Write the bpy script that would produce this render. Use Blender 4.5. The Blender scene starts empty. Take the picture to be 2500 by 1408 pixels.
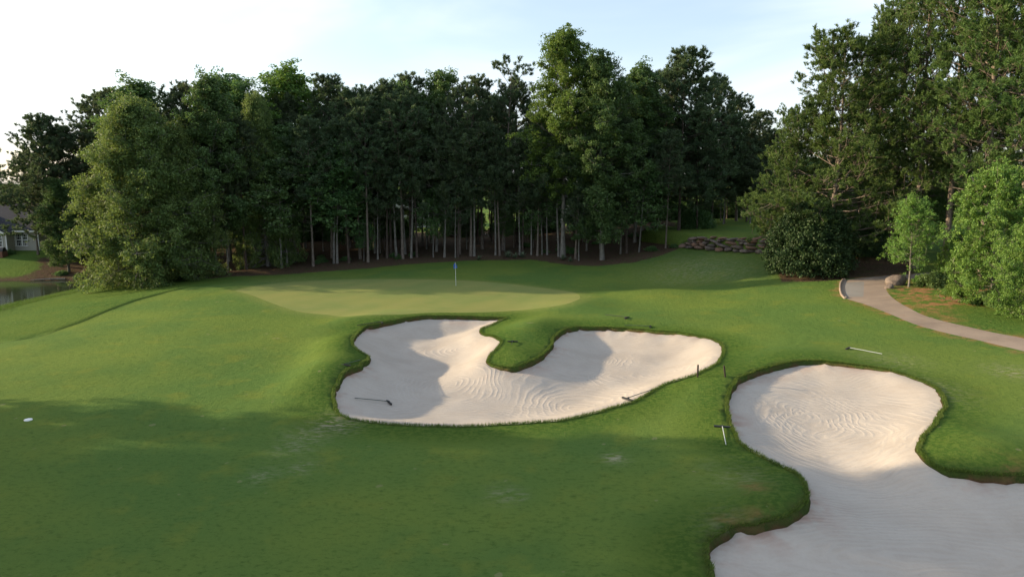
import bpy, math, random
import numpy as np
from mathutils import Vector, Matrix
from mathutils.geometry import delaunay_2d_cdt

C = bpy.context.scene.collection
PI = math.pi
# ------------------------------------------------------------------ camera model
CAMZ = 10.0
PITCH = math.radians(8.55)
FPX = 1690.0
SUN_EL, SUN_AZ = 15.0, -79.5          # azimuth seen from +Y, negative = left

def ray(u, v):
    x = (u - 1250.0) / FPX
    t = (704.0 - v) / FPX
    return x, math.cos(PITCH) + t * math.sin(PITCH), -math.sin(PITCH) + t * math.cos(PITCH)

def sstep(a, b, x):
    t = np.clip((x - a) / (b - a), 0, 1)
    return t * t * (3 - 2 * t)

# ------------------------------------------------------------------ terrain
CTRL = [(-90,-60,0),(0,-60,0),(90,-60,.6),(-25,0,-.1),(0,0,0),(25,0,.3),(-50,10,-.2),(50,10,.8),(-30,15,-.1),(30,15,.5),(0,15,0),(60,40,2.2),(110,40,3),
 (-23,30,0),(-12,28,.1),(0,26,0),(12,26,.3),(19,28,.8),(30,28,1),
 (-35,47,-.7),(-46,50,-1.7),(-24,45,.15),(-12,44,.15),(0,42,.1),(12,40,.35),(15.5,36,.8),(22,38,.9),(27.5,38,1),(40,36,1.7),
 (-50,66,-1.75),(-43,62,-1.25),(-36,60,-.3),(-40,70,-.75),(-46,75,-1.6),(-50,81,-1.85),(-42,77,-.9),
 (-26,66,.25),(-14,66,.45),(0,66,.5),(8,63,.4),(-14,56,.2),(0,55,.3),(8,56,.45),
 (-33,80,-.2),(-20,76,.05),(-20,83,.5),(-8,78,.45),(0,86,1.3),(0,76,.55),(11,82,1.4),(12.8,61.5,.75),(14,68,.35),(13,75,.75),(20,66,.75),(20,75,1.7),
 (24,61,1.4),(20,52,.9),(27,57,1.6),(26.5,43,1.3),(27,80,3.2),(20,83,2.7),(36,62,2),(34,50,2),(45,50,2.4),(50,70,3.2),(33,72,3.4),(40,90,4.3),(24,95,4.2),(60,95,4.5),
 (0,100,1.6),(-20,100,1.2),(-40,100,.3),(0,140,2),(60,140,4.5),(-40,140,1.2),(-60,86,-1.7),(-62,97,.75),(-80,97,.8),(-100,86,-1.7),(-60,110,1.2),(-90,115,1.5),(-120,60,-1.5),(-100,40,-1),(-60,35,-.8),(-120,140,2),(150,100,5),
 (-150,0,0),(150,0,3),(0,-150,0),(-200,200,3),(200,200,6),(0,250,4),(-300,0,2),(300,0,6),(0,500,6),(0,-300,0),(-400,400,6),(400,400,8),(-400,-300,0),(400,-300,2)]
_cp = np.array(CTRL, float)
def _tps(r2):
    return 0.5 * r2 * np.log(r2 + 1e-9)
_n = len(_cp)
_K = _tps(((_cp[:, None, :2] - _cp[None, :, :2]) ** 2).sum(-1)) + np.eye(_n) * 8.0
_P = np.c_[np.ones(_n), _cp[:, :2]]
_A = np.block([[_K, _P], [_P.T, np.zeros((3, 3))]])
_W = np.linalg.solve(_A, np.r_[_cp[:, 2], 0, 0, 0])

def base_h(x, y):
    x = np.asarray(x, float); y = np.asarray(y, float)
    s = x.shape; q = np.c_[x.ravel(), y.ravel()]
    out = np.empty(len(q))
    for i in range(0, len(q), 20000):
        a = q[i:i + 20000]
        r2 = ((a[:, None] - _cp[None, :, :2]) ** 2).sum(-1)
        out[i:i + 20000] = _tps(r2) @ _W[:_n] + _W[_n] + a @ _W[_n + 1:]
    return out.reshape(s)

def _hash(ix, iy, s):
    h = np.sin(ix * 127.1 + iy * 311.7 + s * 74.7) * 43758.5453
    return h - np.floor(h)
def vnoise(x, y, sc, s=0):
    x = x * sc; y = y * sc
    ix = np.floor(x); iy = np.floor(y); fx = x - ix; fy = y - iy
    fx = fx * fx * (3 - 2 * fx); fy = fy * fy * (3 - 2 * fy)
    a = _hash(ix, iy, s); b = _hash(ix + 1, iy, s); c = _hash(ix, iy + 1, s); d = _hash(ix + 1, iy + 1, s)
    return (a * (1 - fx) + b * fx) * (1 - fy) + (c * (1 - fx) + d * fx) * fy - .5

MOUNDS = []   # x, y, rx, ry, rot, h
def hills(x, y):
    z = base_h(x, y)
    for mx, my, rx, ry, rot, h in MOUNDS:
        c, s = math.cos(rot), math.sin(rot)
        dx = x - mx; dy = y - my
        a = (dx * c + dy * s) / rx; b = (-dx * s + dy * c) / ry
        z = z + h * np.exp(-(a * a + b * b))
    return z
def height(x, y):
    x = np.asarray(x, float); y = np.asarray(y, float)
    z = hills(x, y)
    z = z + .22 * vnoise(x, y, .09, 1) + .10 * vnoise(x, y, .23, 2) + .035 * vnoise(x, y, .6, 3) * sstep(110, 60, np.hypot(x, y))
    return z

def hit(u, v, fn=None):
    """the ground point seen through a photo pixel"""
    fn = fn or height
    dx, dy, dz = ray(u, v)
    t = np.linspace(6, 160, 1400)
    X, Y, Z = dx * t, dy * t, CAMZ + dz * t
    d = Z - fn(X, Y)
    k = np.argmax(d < 0)
    if d[k] >= 0: k = len(t) - 1
    a = d[k - 1] / (d[k - 1] - d[k] + 1e-12)
    tt = t[k - 1] + a * (t[k] - t[k - 1])
    return dx * tt, dy * tt

for (u, v, rx, ry, rot, h) in [
    (838, 858, 1.7, 3.2, .15, .85), (800, 925, 1.8, 3.2, 0, .7), (900, 785, 3.5, 1.8, .5, .38), (1060, 766, 5, 1.6, 0, .22),
    (1290, 815, 2.2, 4.2, -.35, .75), (1245, 872, 1.7, 1.8, 0, .35), (1500, 785, 4.5, 1.8, 0, .30),
    (1735, 930, 1.6, 3.2, -.3, .22), (1880, 870, 4.5, 1.8, .1, .3), (1740, 1030, 1.5, 2.6, 0, .08),
    (1890, 1225, 1.6, 1.7, 0, .35), (2400, 1110, 3, 1.7, .2, .5), (2330, 1060, 1.5, 2, 0, .2),
    (1400, 748, 3.0, 3.0, 0, .35), (1560, 716, 6, 2.2, 0, .35), (1640, 690, 7, 3, 0, -.35),
    (560, 705, 6, 3, .1, .2), (240, 900, 9, 3, .2, .12), (520, 860, 6, 3, .3, .15)]:
    x, y = hit(u, v, base_h)
    MOUNDS.append((x, y, rx, ry, rot, h))

def smooth_loop(P, n=5):
    P = np.array(P, float); m = len(P); out = []
    for i in range(m):
        p0, p1, p2, p3 = P[i - 1], P[i], P[(i + 1) % m], P[(i + 2) % m]
        for k in range(n):
            t = k / n
            out.append(.5 * ((2 * p1) + (-p0 + p2) * t + (2 * p0 - 5 * p1 + 4 * p2 - p3) * t * t + (-p0 + 3 * p1 - 3 * p2 + p3) * t ** 3))
    return np.array(out)
def resample(P, d, closed=True):
    Q = np.vstack([P, P[:1]]) if closed else P
    L = np.r_[0, np.cumsum(np.hypot(*np.diff(Q, axis=0).T))]
    n = max(4, int(L[-1] / d)); s = np.linspace(0, L[-1], n + (0 if closed else 1), endpoint=not closed)
    return np.c_[np.interp(s, L, Q[:, 0]), np.interp(s, L, Q[:, 1])]
def sdf(px, py, poly):
    """signed distance, negative inside"""
    out = np.full(px.shape, 1e9); ins = np.zeros(px.shape, bool)
    x0, y0 = poly[:, 0], poly[:, 1]; x1, y1 = np.roll(x0, -1), np.roll(y0, -1)
    for a, b, c, d in zip(x0, y0, x1, y1):
        ex, ey = c - a, d - b; l = ex * ex + ey * ey + 1e-12
        t = np.clip(((px - a) * ex + (py - b) * ey) / l, 0, 1)
        dd = (px - a - ex * t) ** 2 + (py - b - ey * t) ** 2
        np.minimum(out, dd, out=out)
        cond = ((b > py) != (d > py))
        with np.errstate(divide='ignore', invalid='ignore'):
            xi = a + (py - b) / (d - b + 1e-15) * ex
        ins ^= cond & (px < xi)
    r = np.sqrt(out)
    return np.where(ins, -r, r)
def world_poly(px, d=.22, n=4):
    W = np.array([hit(u, v) for u, v in px])
    W = resample(smooth_loop(W, n), d)
    ar = (W[:, 0] * np.roll(W[:, 1], -1) - np.roll(W[:, 0], -1) * W[:, 1]).sum()
    return W if ar > 0 else W[::-1]

PB1 = [(1238,775),(1180,775),(1130,773),(1080,772),(1030,773),(990,778),(950,785),(915,793),(890,800),(873,812),(863,825),(862,840),(870,852),(885,862),(898,870),(902,877),(893,885),(875,895),(850,905),(833,917),(824,935),(817,955),(815,975),(818,992),(826,1006),(840,1015),(860,1024),(890,1029),(940,1034),(1000,1038),(1070,1040),(1140,1040),(1200,1037),(1260,1034),(1310,1031),(1350,1027),(1400,1020),(1450,1009),(1490,998),(1530,985),(1570,968),(1600,950),(1640,932),(1690,917),(1710,909),(1735,896),(1755,878),(1764,862),(1764,848),(1752,833),(1730,824),(1700,819),(1650,812),(1600,808),(1550,804),(1500,800),(1450,799),(1410,800),(1385,803),(1365,813),(1353,826),(1347,840),(1335,857),(1315,872),(1295,883),(1270,892),(1250,897),(1225,896),(1205,892),(1193,884),(1191,873),(1200,862),(1213,850),(1222,840),(1225,832),(1215,825),(1200,820),(1182,817),(1172,811),(1175,803),(1190,796),(1215,786)]
PB2 = [(1960,881),(1900,890),(1850,905),(1810,922),(1788,940),(1777,960),(1773,985),(1776,1010),(1785,1035),(1797,1062),(1820,1090),(1845,1105),(1880,1122),(1920,1142),(1950,1160),(1965,1178),(1970,1200),(1966,1222),(1950,1240),(1925,1258),(1900,1270),(1870,1278),(1840,1285),(1800,1288),(1770,1297),(1748,1312),(1734,1335),(1733,1360),(1740,1390),(1750,1440),(1800,1560),(1950,1650),(2250,1700),(2600,1640),(2850,1500),(2850,1280),(2700,1195),(2500,1162),(2440,1160),(2380,1158),(2340,1150),(2300,1145),(2270,1128),(2252,1105),(2248,1090),(2262,1060),(2280,1035),(2300,1005),(2305,980),(2295,958),(2270,940),(2240,925),(2200,912),(2150,900),(2100,893),(2050,887),(2000,882)]
PGR = [(575,709),(600,703),(660,694),(720,688),(800,684),(900,682),(1000,682),(1100,684),(1180,688),(1260,695),(1330,704),(1390,712),(1415,722),(1410,732),(1380,742),(1320,751),(1250,758),(1150,763),(1050,764),(950,768),(870,770),(800,768),(740,762),(700,752),(660,738),(620,722),(590,713)]
PPA = [(2700,905),(2500,857),(2450,845),(2380,828),(2300,810),(2230,790),(2170,765),(2110,742),(2062,727),(2052,715),(2052,692),(2060,684),(2100,679),(2150,674),(2190,671),(2240,668),(2300,664),(2300,672),(2222,681),(2178,691),(2164,703),(2170,718),(2190,735),(2220,752),(2262,772),(2330,790),(2400,806),(2460,818),(2500,826),(2700,868)]
PSG = [(2062,690),(2110,687),(2108,724),(2066,724)]
def ragged(P):
    t = np.roll(P, -1, 0) - np.roll(P, 1, 0); t /= np.hypot(*t.T)[:, None]; n = np.c_[t[:, 1], -t[:, 0]]
    k = .16 * vnoise(P[:, 0], P[:, 1], 1.1, 31) + .12 * vnoise(P[:, 0], P[:, 1], 2.6, 32)
    return P + n * k[:, None]
B1 = ragged(world_poly(PB1, .18)); B2 = ragged(world_poly(PB2, .18))
GR = world_poly(PGR, .5); PA = world_poly(PPA, .4, 3)
# pine straw floor of the woods: front edge traced, then round the back
_edge = [hit(u, v) for u, v in [(255,690),(400,688),(520,682),(640,672),(800,662),(900,655),(1000,645),(1150,636),(1300,634),(1370,645),(1450,650),(1550,640),(1620,622),(1655,608)]]
ST = np.array(_edge + [(24, 90), (27, 128), (-20, 124), (-50, 118), (-58, 92), (-52, 84), (-46, 78)])
# mulch beds right of the green and by the pond
MU1 = np.array([hit(u, v) for u, v in [(1905,688),(2000,687),(2120,676),(2230,668),(2230,640),(2150,625),(2000,640),(1900,660)]])
MU2 = np.array([hit(u, v) for u, v in [(2180,705),(2200,725),(2260,755),(2330,780),(2300,752),(2380,742),(2500,760),(2520,690),(2350,690),(2240,690)]])
MU3 = np.array([hit(u, v) for u, v in [(88,628),(80,660),(60,684),(240,690),(240,640),(120,615)]])
POND = np.array([(-49.5,50),(-49.5,66),(-50,74),(-49.6,81),(-47,83.5),(-51,86.3),(-60,85.4),(-75,86),(-95,85),(-120,78),(-125,55),(-100,38),(-60,36)])
WATERZ = -1.85

def offset(poly, d):
    t = np.roll(poly, -1, 0) - np.roll(poly, 1, 0)
    t /= np.hypot(*t.T)[:, None] + 1e-9
    n = np.c_[t[:, 1], -t[:, 0]]          # outward for ccw
    return poly + n * d, n

def build_points():
    rng = np.random.default_rng(3)
    def grid(x0, x1, y0, y1, d, j=.3):
        X, Y = np.meshgrid(np.arange(x0, x1, d), np.arange(y0, y1, d))
        P = np.c_[X.ravel(), Y.ravel()]
        return P + rng.uniform(-j, j, P.shape) * d
    P = [grid(-14, 22, 8, 56, .30)]
    def out(G, b):
        return G[~((G[:, 0] > b[0]) & (G[:, 0] < b[1]) & (G[:, 1] > b[2]) & (G[:, 1] < b[3]))]
    P.append(out(grid(-60, 50, 6, 92, .75), (-14.3, 22.3, 7.7, 56.3)))
    P.append(out(grid(-130, 100, -40, 150, 4), (-60.8, 50.8, 5.2, 92.8)))
    P.append(out(grid(-700, 700, -400, 900, 40), (-134, 104, -44, 154)))
    return np.vstack(P)

pts = build_points()
loops = []
for poly in (B1, B2):
    loops += [poly, offset(poly, -.10)[0]]
SG = resample(np.array([hit(u, v) for u, v in PSG]), .3)
SG = SG if (SG[:, 0] * np.roll(SG[:, 1], -1) - np.roll(SG[:, 0], -1) * SG[:, 1]).sum() > 0 else SG[::-1]
loops += [GR, PA, SG]
RL = np.array([hit(u, v) for u, v in [(-150,850),(60,828),(160,800),(250,765),(330,735),(400,716),(480,700),(560,690)]] + [(-30, 90), (-60, 90), (-90, 40)])
RLc = resample(smooth_loop(RL[:8], 4)[:28], .35, False)
keep = np.ones(len(pts), bool)
near = (pts[:, 0] > -40) & (pts[:, 0] < 60) & (pts[:, 1] < 90) & (pts[:, 1] > 0)
for poly, m in ((B1, .2), (B2, .2), (GR, .3), (PA, .25)):
    d = np.full(len(pts), 99.); d[near] = sdf(pts[near, 0], pts[near, 1], poly)
    keep &= ~((d > -m) & (d < m * .6))
pts = pts[keep]
tR = np.gradient(RLc, axis=0); tR /= np.hypot(*tR.T)[:, None]; nR = np.c_[tR[:, 1], -tR[:, 0]]
dl = np.array([np.min(np.hypot(p[0] - RLc[:, 0], p[1] - RLc[:, 1])) if -60 < p[0] < -20 else 9. for p in pts])
pts = np.vstack([pts[dl > .55], RLc, RLc + nR * .18, RLc - nR * .18, RLc + nR * .5, RLc - nR * .5])
verts = [Vector(p) for p in pts]; edges = []
for L in loops:
    s = len(verts); verts += [Vector(p) for p in L]
    edges += [(s + i, s + (i + 1) % len(L)) for i in range(len(L))]
vo, eo, fo, _, _, _ = delaunay_2d_cdt(verts, edges, [], 0, 1e-5)
V2 = np.array([(v.x, v.y) for v in vo]); TR = np.array([f for f in fo if len(f) == 3])
cen = V2[TR].mean(1)
gx, gy = V2[:, 0], V2[:, 1]
d1 = sdf(gx, gy, B1); d2 = sdf(gx, gy, B2)
dB = np.minimum(d1, d2)
Z = height(gx, gy)
# smooth green
dG = sdf(gx, gy, GR)
Zs = hills(gx, gy) + .12 * vnoise(gx, gy, .09, 1)
wg = sstep(1.0, -1.5, dG); Z = Z * (1 - wg) + Zs * wg
# lip and bowls of the bunkers
gradx = np.zeros_like(gx); grady = np.zeros_like(gx)
m = dB < 6
e = .05
dmin = lambda a, b: np.minimum(sdf(a, b, B1), sdf(a, b, B2))
gradx[m] = (dmin(gx[m] + e, gy[m]) - dB[m]) / e; grady[m] = (dmin(gx[m], gy[m] + e) - dB[m]) / e
face = np.clip(gradx * -.55 + grady * .8, -.4, 1)           # banks at the back and left stand high
lip = np.where(face > 0, .06 + .19 * face, .06 + .12 * face)
lip = np.maximum(lip + .05 * vnoise(gx, gy, .7, 5), .03)
s_in = np.clip(-dB - .1, 0, None)
nb = sstep(1.6, 0.0, dB) * (dB > -.099)
Z = Z + .07 * nb * np.clip(face, 0, 1)
fin = sstep(1.7, .1, s_in); lip = lip * fin + .2 * (1 - fin)
bowl = np.where(d1 < d2, .58, .30) * sstep(0, 3.4, s_in)
sandrough = .05 * vnoise(gx, gy, .9, 7) * sstep(0, 1, s_in) + .02 * vnoise(gx, gy, 2.3, 8)
Zsand = Z - lip - bowl + sandrough
inside = dB < -.095
ZZ = np.where(inside, Zsand, Z)
dP = sdf(gx, gy, POND)
ZZ = np.where(dP < 0, np.minimum(ZZ, WATERZ - .1 - np.clip(-dP, 0, 4) * .3), np.where(dP < 6, np.maximum(ZZ, WATERZ + .02 + .05 * dP), ZZ))
GROUND_POLYS = dict(dB=dB)

def zg(x, y):
    """ground height at a place outside the bunkers"""
    return float(height(np.array([x], float), np.array([y], float))[0])
def zsand(x, y):
    k = np.argmin((gx - x) ** 2 + (gy - y) ** 2)
    return float(ZZ[k])

# ------------------------------------------------------------------ tagging
def tag(o, label=None, cat=None, group=None, kind=None):
    if label: o['label'] = label
    if cat: o['category'] = cat
    if group: o['group'] = group
    if kind: o['kind'] = kind
    return o
def empty(name, loc, rz=0, label=None, cat=None, group=None):
    o = bpy.data.objects.new(name, None); C.objects.link(o)
    o.location = loc; o.rotation_euler = (0, 0, rz); o.empty_display_size = .2
    return tag(o, label, cat, group)
def mesh_np(name, V, Fs, mat=None, smooth=False):
    """V (n,3); Fs list of integer arrays (m,k)"""
    me = bpy.data.meshes.new(name)
    V = np.asarray(V, np.float32)
    me.vertices.add(len(V)); me.vertices.foreach_set('co', V.ravel())
    Fs = [np.asarray(f, np.int32) for f in Fs if len(f)]
    tot = np.concatenate([np.full(len(f), f.shape[1], np.int32) for f in Fs])
    loops_ = np.concatenate([f.ravel() for f in Fs])
    start = np.r_[0, np.cumsum(tot)[:-1]].astype(np.int32)
    me.loops.add(len(loops_)); me.loops.foreach_set('vertex_index', loops_)
    me.polygons.add(len(tot)); me.polygons.foreach_set('loop_start', start)
    if smooth: me.polygons.foreach_set('use_smooth', np.ones(len(tot), bool))
    me.update(calc_edges=True)
    if mat: me.materials.append(mat)
    return me
def link(name, me, parent=None, loc=None):
    o = bpy.data.objects.new(name, me); C.objects.link(o)
    if parent: o.parent = parent
    if loc is not None: o.location = loc
    return o
def attr(me, name, vals):
    a = me.attributes.new(name, 'FLOAT', 'POINT'); a.data.foreach_set('value', np.asarray(vals, np.float32))

# ------------------------------------------------------------------ materials
class NT:
    def __init__(s, name):
        s.m = bpy.data.materials.new(name); s.m.use_nodes = True
        s.t = s.m.node_tree; s.t.nodes.clear()
        s.out = s.t.nodes.new('ShaderNodeOutputMaterial')
    def n(s, ty, ins=None, **kw):
        nd = s.t.nodes.new('ShaderNode' + ty)
        for k, v in kw.items(): setattr(nd, k, v)
        for k, v in (ins or {}).items(): s.set(nd.inputs[k], v)
        return nd
    def set(s, sock, v):
        if isinstance(v, bpy.types.NodeSocket): s.t.links.new(v, sock)
        elif isinstance(v, tuple) and len(v) == 3 and sock.type == 'RGBA': sock.default_value = (*v, 1)
        else: sock.default_value = v
    def math(s, op, a, b=0.0, c=None, clamp=False):
        nd = s.n('Math', operation=op, use_clamp=clamp); s.set(nd.inputs[0], a); s.set(nd.inputs[1], b)
        if c is not None: s.set(nd.inputs[2], c)
        return nd.outputs[0]
    def mix(s, f, a, b):
        nd = s.n('Mix', data_type='RGBA'); s.set(nd.inputs[0], f); s.set(nd.inputs[6], a); s.set(nd.inputs[7], b)
        return nd.outputs[2]
    def noise(s, vec, scale, detail=3, rough=.55, dist=0.0):
        return s.n('TexNoise', {'Vector': vec, 'Scale': scale, 'Detail': detail, 'Roughness': rough, 'Distortion': dist}).outputs[0]
    def ramp(s, f, a, b):
        return s.n('MapRange', {'Value': f, 'From Min': a, 'From Max': b}, interpolation_type='SMOOTHSTEP').outputs[0]
    def attr(s, name):
        return s.n('Attribute', attribute_name=name).outputs['Fac']
    def obj(s):
        return s.n('TexCoord').outputs['Object']
    def mapping(s, vec, scale=(1, 1, 1), rot=(0, 0, 0), loc=(0, 0, 0)):
        return s.n('Mapping', {'Vector': vec, 'Scale': scale, 'Rotation': rot, 'Location': loc}).outputs[0]
    def bump(s, h, strength, dist, normal=None):
        d = {'Height': h, 'Strength': strength, 'Distance': dist}
        if normal: d['Normal'] = normal
        return s.n('Bump', d).outputs[0]
    def bsdf(s, color, rough=.8, normal=None, spec=.3, **kw):
        d = {'Base Color': color, 'Roughness': rough, 'Specular IOR Level': spec}
        if normal: d['Normal'] = normal
        d.update(kw)
        b = s.n('BsdfPrincipled', d); s.t.links.new(b.outputs[0], s.out.inputs[0]); return b

def mat_grass():
    m = NT('turf'); P = m.obj()
    n1 = m.noise(P, .11, 3); n2 = m.noise(P, .55, 4, .6); n3 = m.noise(P, 5, 4, .65)
    st = m.mapping(P, (1, 1.8, 1), (0, 0, .25)); n4 = m.noise(st, 26, 3, .7)
    c = m.mix(m.ramp(n1, .38, .62), (.116, .168, .036), (.082, .144, .036))
    c = m.mix(m.math('MULTIPLY', m.ramp(n2, .50, .74), .6), c, (.150, .178, .034))
    c = m.mix(m.math('MULTIPLY', m.ramp(n3, .50, .72), .5), c, (.050, .098, .020))
    c = m.mix(m.math('MULTIPLY', m.ramp(n4, .5, .75), .45), c, (.165, .215, .045))
    n5 = m.noise(m.mapping(P, (1, 2.4, 1), (0, 0, .45)), 3.4, 5, .75)
    c = m.mix(m.math('MULTIPLY', m.ramp(n5, .53, .66), .55), c, (.040, .075, .016))
    # rough cut: darker, coarser
    c = m.mix(m.math('MULTIPLY', m.attr('collar'), .6), c, (.165, .195, .055))
    rg = m.attr('rough')
    c = m.mix(m.math('MULTIPLY', rg, .7), c, m.mix(m.ramp(n3, .4, .65), (.035, .090, .014), (.10, .155, .03)))
    c = m.mix(m.math('MULTIPLY', m.attr('mow'), .75), c, (.022, .045, .010))
    # sandy splash, divots, thin turf
    dn = m.noise(P, 1.9, 2, .4)
    dv = m.math('MULTIPLY', m.ramp(dn, .735, .765), .55)
    c = m.mix(dv, c, (.20, .20, .10))
    wr = m.attr('worn'); wn = m.noise(m.mapping(P, (1, 2.6, 1), (0, 0, .5)), 2.4, 5, .7)
    c = m.mix(m.math('MULTIPLY', wr, m.ramp(wn, .44, .64)), c, (.33, .30, .22))
    # dry lip grass and soil of the bunker edge
    lp = m.attr('lip')
    c = m.mix(m.math('MULTIPLY', lp, m.ramp(m.noise(P, 2.0, 3), .35, .6)), c, m.mix(m.ramp(n3, .4, .6), (.10, .10, .035), (.045, .07, .018)))
    so = m.attr('soil')
    c = m.mix(so, c, m.mix(m.ramp(m.noise(P, 1.2, 4), .42, .6), (.045, .060, .018), (.095, .052, .030)))
    # pine straw and mulch
    sf = m.attr('straw')
    sn = m.math('ADD', sf, m.math('MULTIPLY', m.math('SUBTRACT', m.noise(P, .8, 5, .7), .5), .9))
    sc = m.mix(m.ramp(m.noise(P, 9, 4, .7), .35, .65), (.050, .034, .022), (.115, .080, .055))
    sc = m.mix(m.math('MULTIPLY', m.ramp(m.noise(P, 1.6, 4, .65), .52, .66), .65), sc, (.05, .075, .022))
    c = m.mix(m.ramp(sn, .40, .62), c, sc)
    og = m.attr('clay')
    c = m.mix(m.math('MULTIPLY', og, m.ramp(m.noise(P, 1.1, 4, .7), .43, .58)), c, m.mix(n3, (.24, .12, .055), (.30, .17, .09)))
    hb = m.math('ADD', m.math('MULTIPLY', m.noise(st, 9, 5, .75), 1.0), m.math('MULTIPLY', m.noise(P, 2.2, 3, .6), 1.2))
    amt = m.math('ADD', .055, m.math('MULTIPLY', rg, .07))
    nd = m.n('Bump', {'Height': hb, 'Strength': 1.0, 'Distance': amt})
    m.bsdf(c, .95, nd.outputs[0], .02)
    return m.m
def mat_green():
    m = NT('green_turf'); P = m.obj()
    n1 = m.noise(P, .16, 3); n2 = m.noise(P, 1.2, 3)
    st = m.n('TexWave', {'Vector': m.mapping(P, (1, 1, 1), (0, 0, .5)), 'Scale': .10, 'Distortion': .3, 'Detail': 1}, wave_type='BANDS').outputs[1]
    c = m.mix(m.ramp(n1, .38, .62), (.205, .218, .070), (.172, .205, .066))
    c = m.mix(m.math('MULTIPLY', m.ramp(n2, .5, .7), .3), c, (.235, .220, .085))
    c = m.mix(m.math('MULTIPLY', st, .14), c, (.10, .165, .045))
    nd = m.bump(m.noise(P, 14, 3), .5, .01)
    m.bsdf(c, .95, nd, .02)
    return m.m
def mat_sand():
    m = NT('sand'); P = m.obj()
    warp = m.n('TexNoise', {'Vector': P, 'Scale': .35, 'Detail': 2}).outputs[1]
    sv = m.n('VectorMath', operation='SUBTRACT'); m.set(sv.inputs[0], warp); sv.inputs[1].default_value = (.5, .5, .5)
    sc = m.n('VectorMath', operation='SCALE'); m.set(sc.inputs[0], sv.outputs[0]); sc.inputs['Scale'].default_value = 1.7
    ad = m.n('VectorMath', operation='ADD'); m.set(ad.inputs[0], P); m.set(ad.inputs[1], sc.outputs[0]); W = ad.outputs[0]
    def rings(px, sx, sy, rot, R, w, mk):
        w *= 1.55
        x, y = hit(*px)
        v = m.n('VectorMath', operation='SUBTRACT'); m.set(v.inputs[0], W); v.inputs[1].default_value = (x, y, 0)
        v = m.mapping(v.outputs[0], (sx, sy, 0), (0, 0, rot))
        ln = m.n('VectorMath', operation='LENGTH'); m.set(ln.inputs[0], v); r = ln.outputs['Value']
        a = m.math('SINE', m.math('ADD', m.math('MULTIPLY', r, w), m.math('MULTIPLY', m.noise(P, 1.3, 2), 1.8)))
        a = m.math('POWER', m.math('MULTIPLY_ADD', a, .5, .5), 2.2)
        fall = m.math('SUBTRACT', 1.0, m.ramp(r, R * .6, R))
        msk = m.ramp(m.noise(P, mk, 3, .6), .36, .54)
        return m.math('MULTIPLY', a, m.math('MULTIPLY', fall, msk))
    hs = [rings((1960, 985), 1, .55, .1, 4.0, 15, .9), rings((2060, 1035), .7, .7, .3, 5.2, 13, .7), rings((1120, 1000), .55, 1, .5, 4.5, 14, .6),
          rings((1420, 960), .9, .6, .9, 4.2, 12, .6), rings((1100, 910), 1, .8, 0, 3.6, 15, .8), rings((1620, 880), .6, 1, .1, 4, 15, .8),
          rings((1130, 830), .7, .9, .6, 3.5, 15, .8), rings((2250, 1330), .25, 1, .12, 6, 20, .7), rings((1450, 850), .8, 1, .3, 3, 16, .9)]
    h = hs[0]
    for q in hs[1:]: h = m.math('MAXIMUM', h, q)
    # long raked lines
    ln = m.n('TexWave', {'Vector': m.mapping(W, (.25, 1, 1), (0, 0, .10)), 'Scale': 1.25, 'Distortion': 5, 'Detail': 3, 'Detail Scale': 1.4}, wave_type='BANDS', bands_direction='Y').outputs[1]
    ln = m.math('MULTIPLY', m.math('POWER', ln, 2), m.ramp(m.noise(P, .8, 3), .34, .56))
    h = m.math('ADD', h, m.math('MULTIPLY', ln, .6))
    # short strokes pulled down from the bank
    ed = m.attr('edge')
    fine = m.noise(m.mapping(P, (3.2, 1, 1), (0, 0, .25)), 7, 4, .7)
    h = m.math('ADD', h, m.math('MULTIPLY', fine, .7))
    h = m.math('ADD', h, m.math('MULTIPLY', m.noise(m.mapping(W, (5, .9, 1)), 1.6, 2), m.math('MULTIPLY', ed, 1.2)))
    h = m.math('ADD', h, m.math('MULTIPLY', m.noise(P, 38, 2), .25))
    n1 = m.noise(P, .45, 4, .6)
    c = m.mix(m.ramp(n1, .35, .65), (.36, .318, .27), (.40, .358, .308))
    c = m.mix(m.math('MULTIPLY', m.ramp(m.noise(P, 9, 4, .8), .45, .7), .25), c, (.27, .24, .205))
    c = m.mix(m.math('MULTIPLY', m.ramp(h, .2, 1.3), .35), c, (.43, .395, .35))  # relief shading painted into the colour: raked ridges lightened
    c = m.mix(m.math('MULTIPLY', m.ramp(h, .45, .1), .38), c, (.23, .205, .18))  # shade painted into the rake grooves
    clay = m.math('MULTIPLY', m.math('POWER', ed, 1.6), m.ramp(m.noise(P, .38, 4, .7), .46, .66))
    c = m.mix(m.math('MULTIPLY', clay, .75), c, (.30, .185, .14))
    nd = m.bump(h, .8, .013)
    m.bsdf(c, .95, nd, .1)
    return m.m
def mat_concrete(name='concrete', a=(.27, .215, .168), b=(.215, .17, .135)):
    m = NT(name); P = m.obj()
    c = m.mix(m.ramp(m.noise(P, .5, 4), .35, .65), a, b)
    c = m.mix(m.math('MULTIPLY', m.ramp(m.noise(P, 14, 4, .8), .45, .7), .3), c, (.16, .14, .12))
    # control joints across the slab and dirt blown over the edges
    y = m.n('SeparateXYZ', {0: P}).outputs[1]
    j = m.math('LESS_THAN', m.math('PINGPONG', y, 3.6), .035)
    c = m.mix(m.math('MULTIPLY', j, .6), c, (.10, .085, .07))
    c = m.mix(m.math('MULTIPLY', m.ramp(m.noise(P, 1.3, 5, .7), .58, .72), .5), c, (.22, .13, .08))
    m.bsdf(c, .85, m.bump(m.noise(P, 30, 3), .4, .01), .2)
    return m.m
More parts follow.
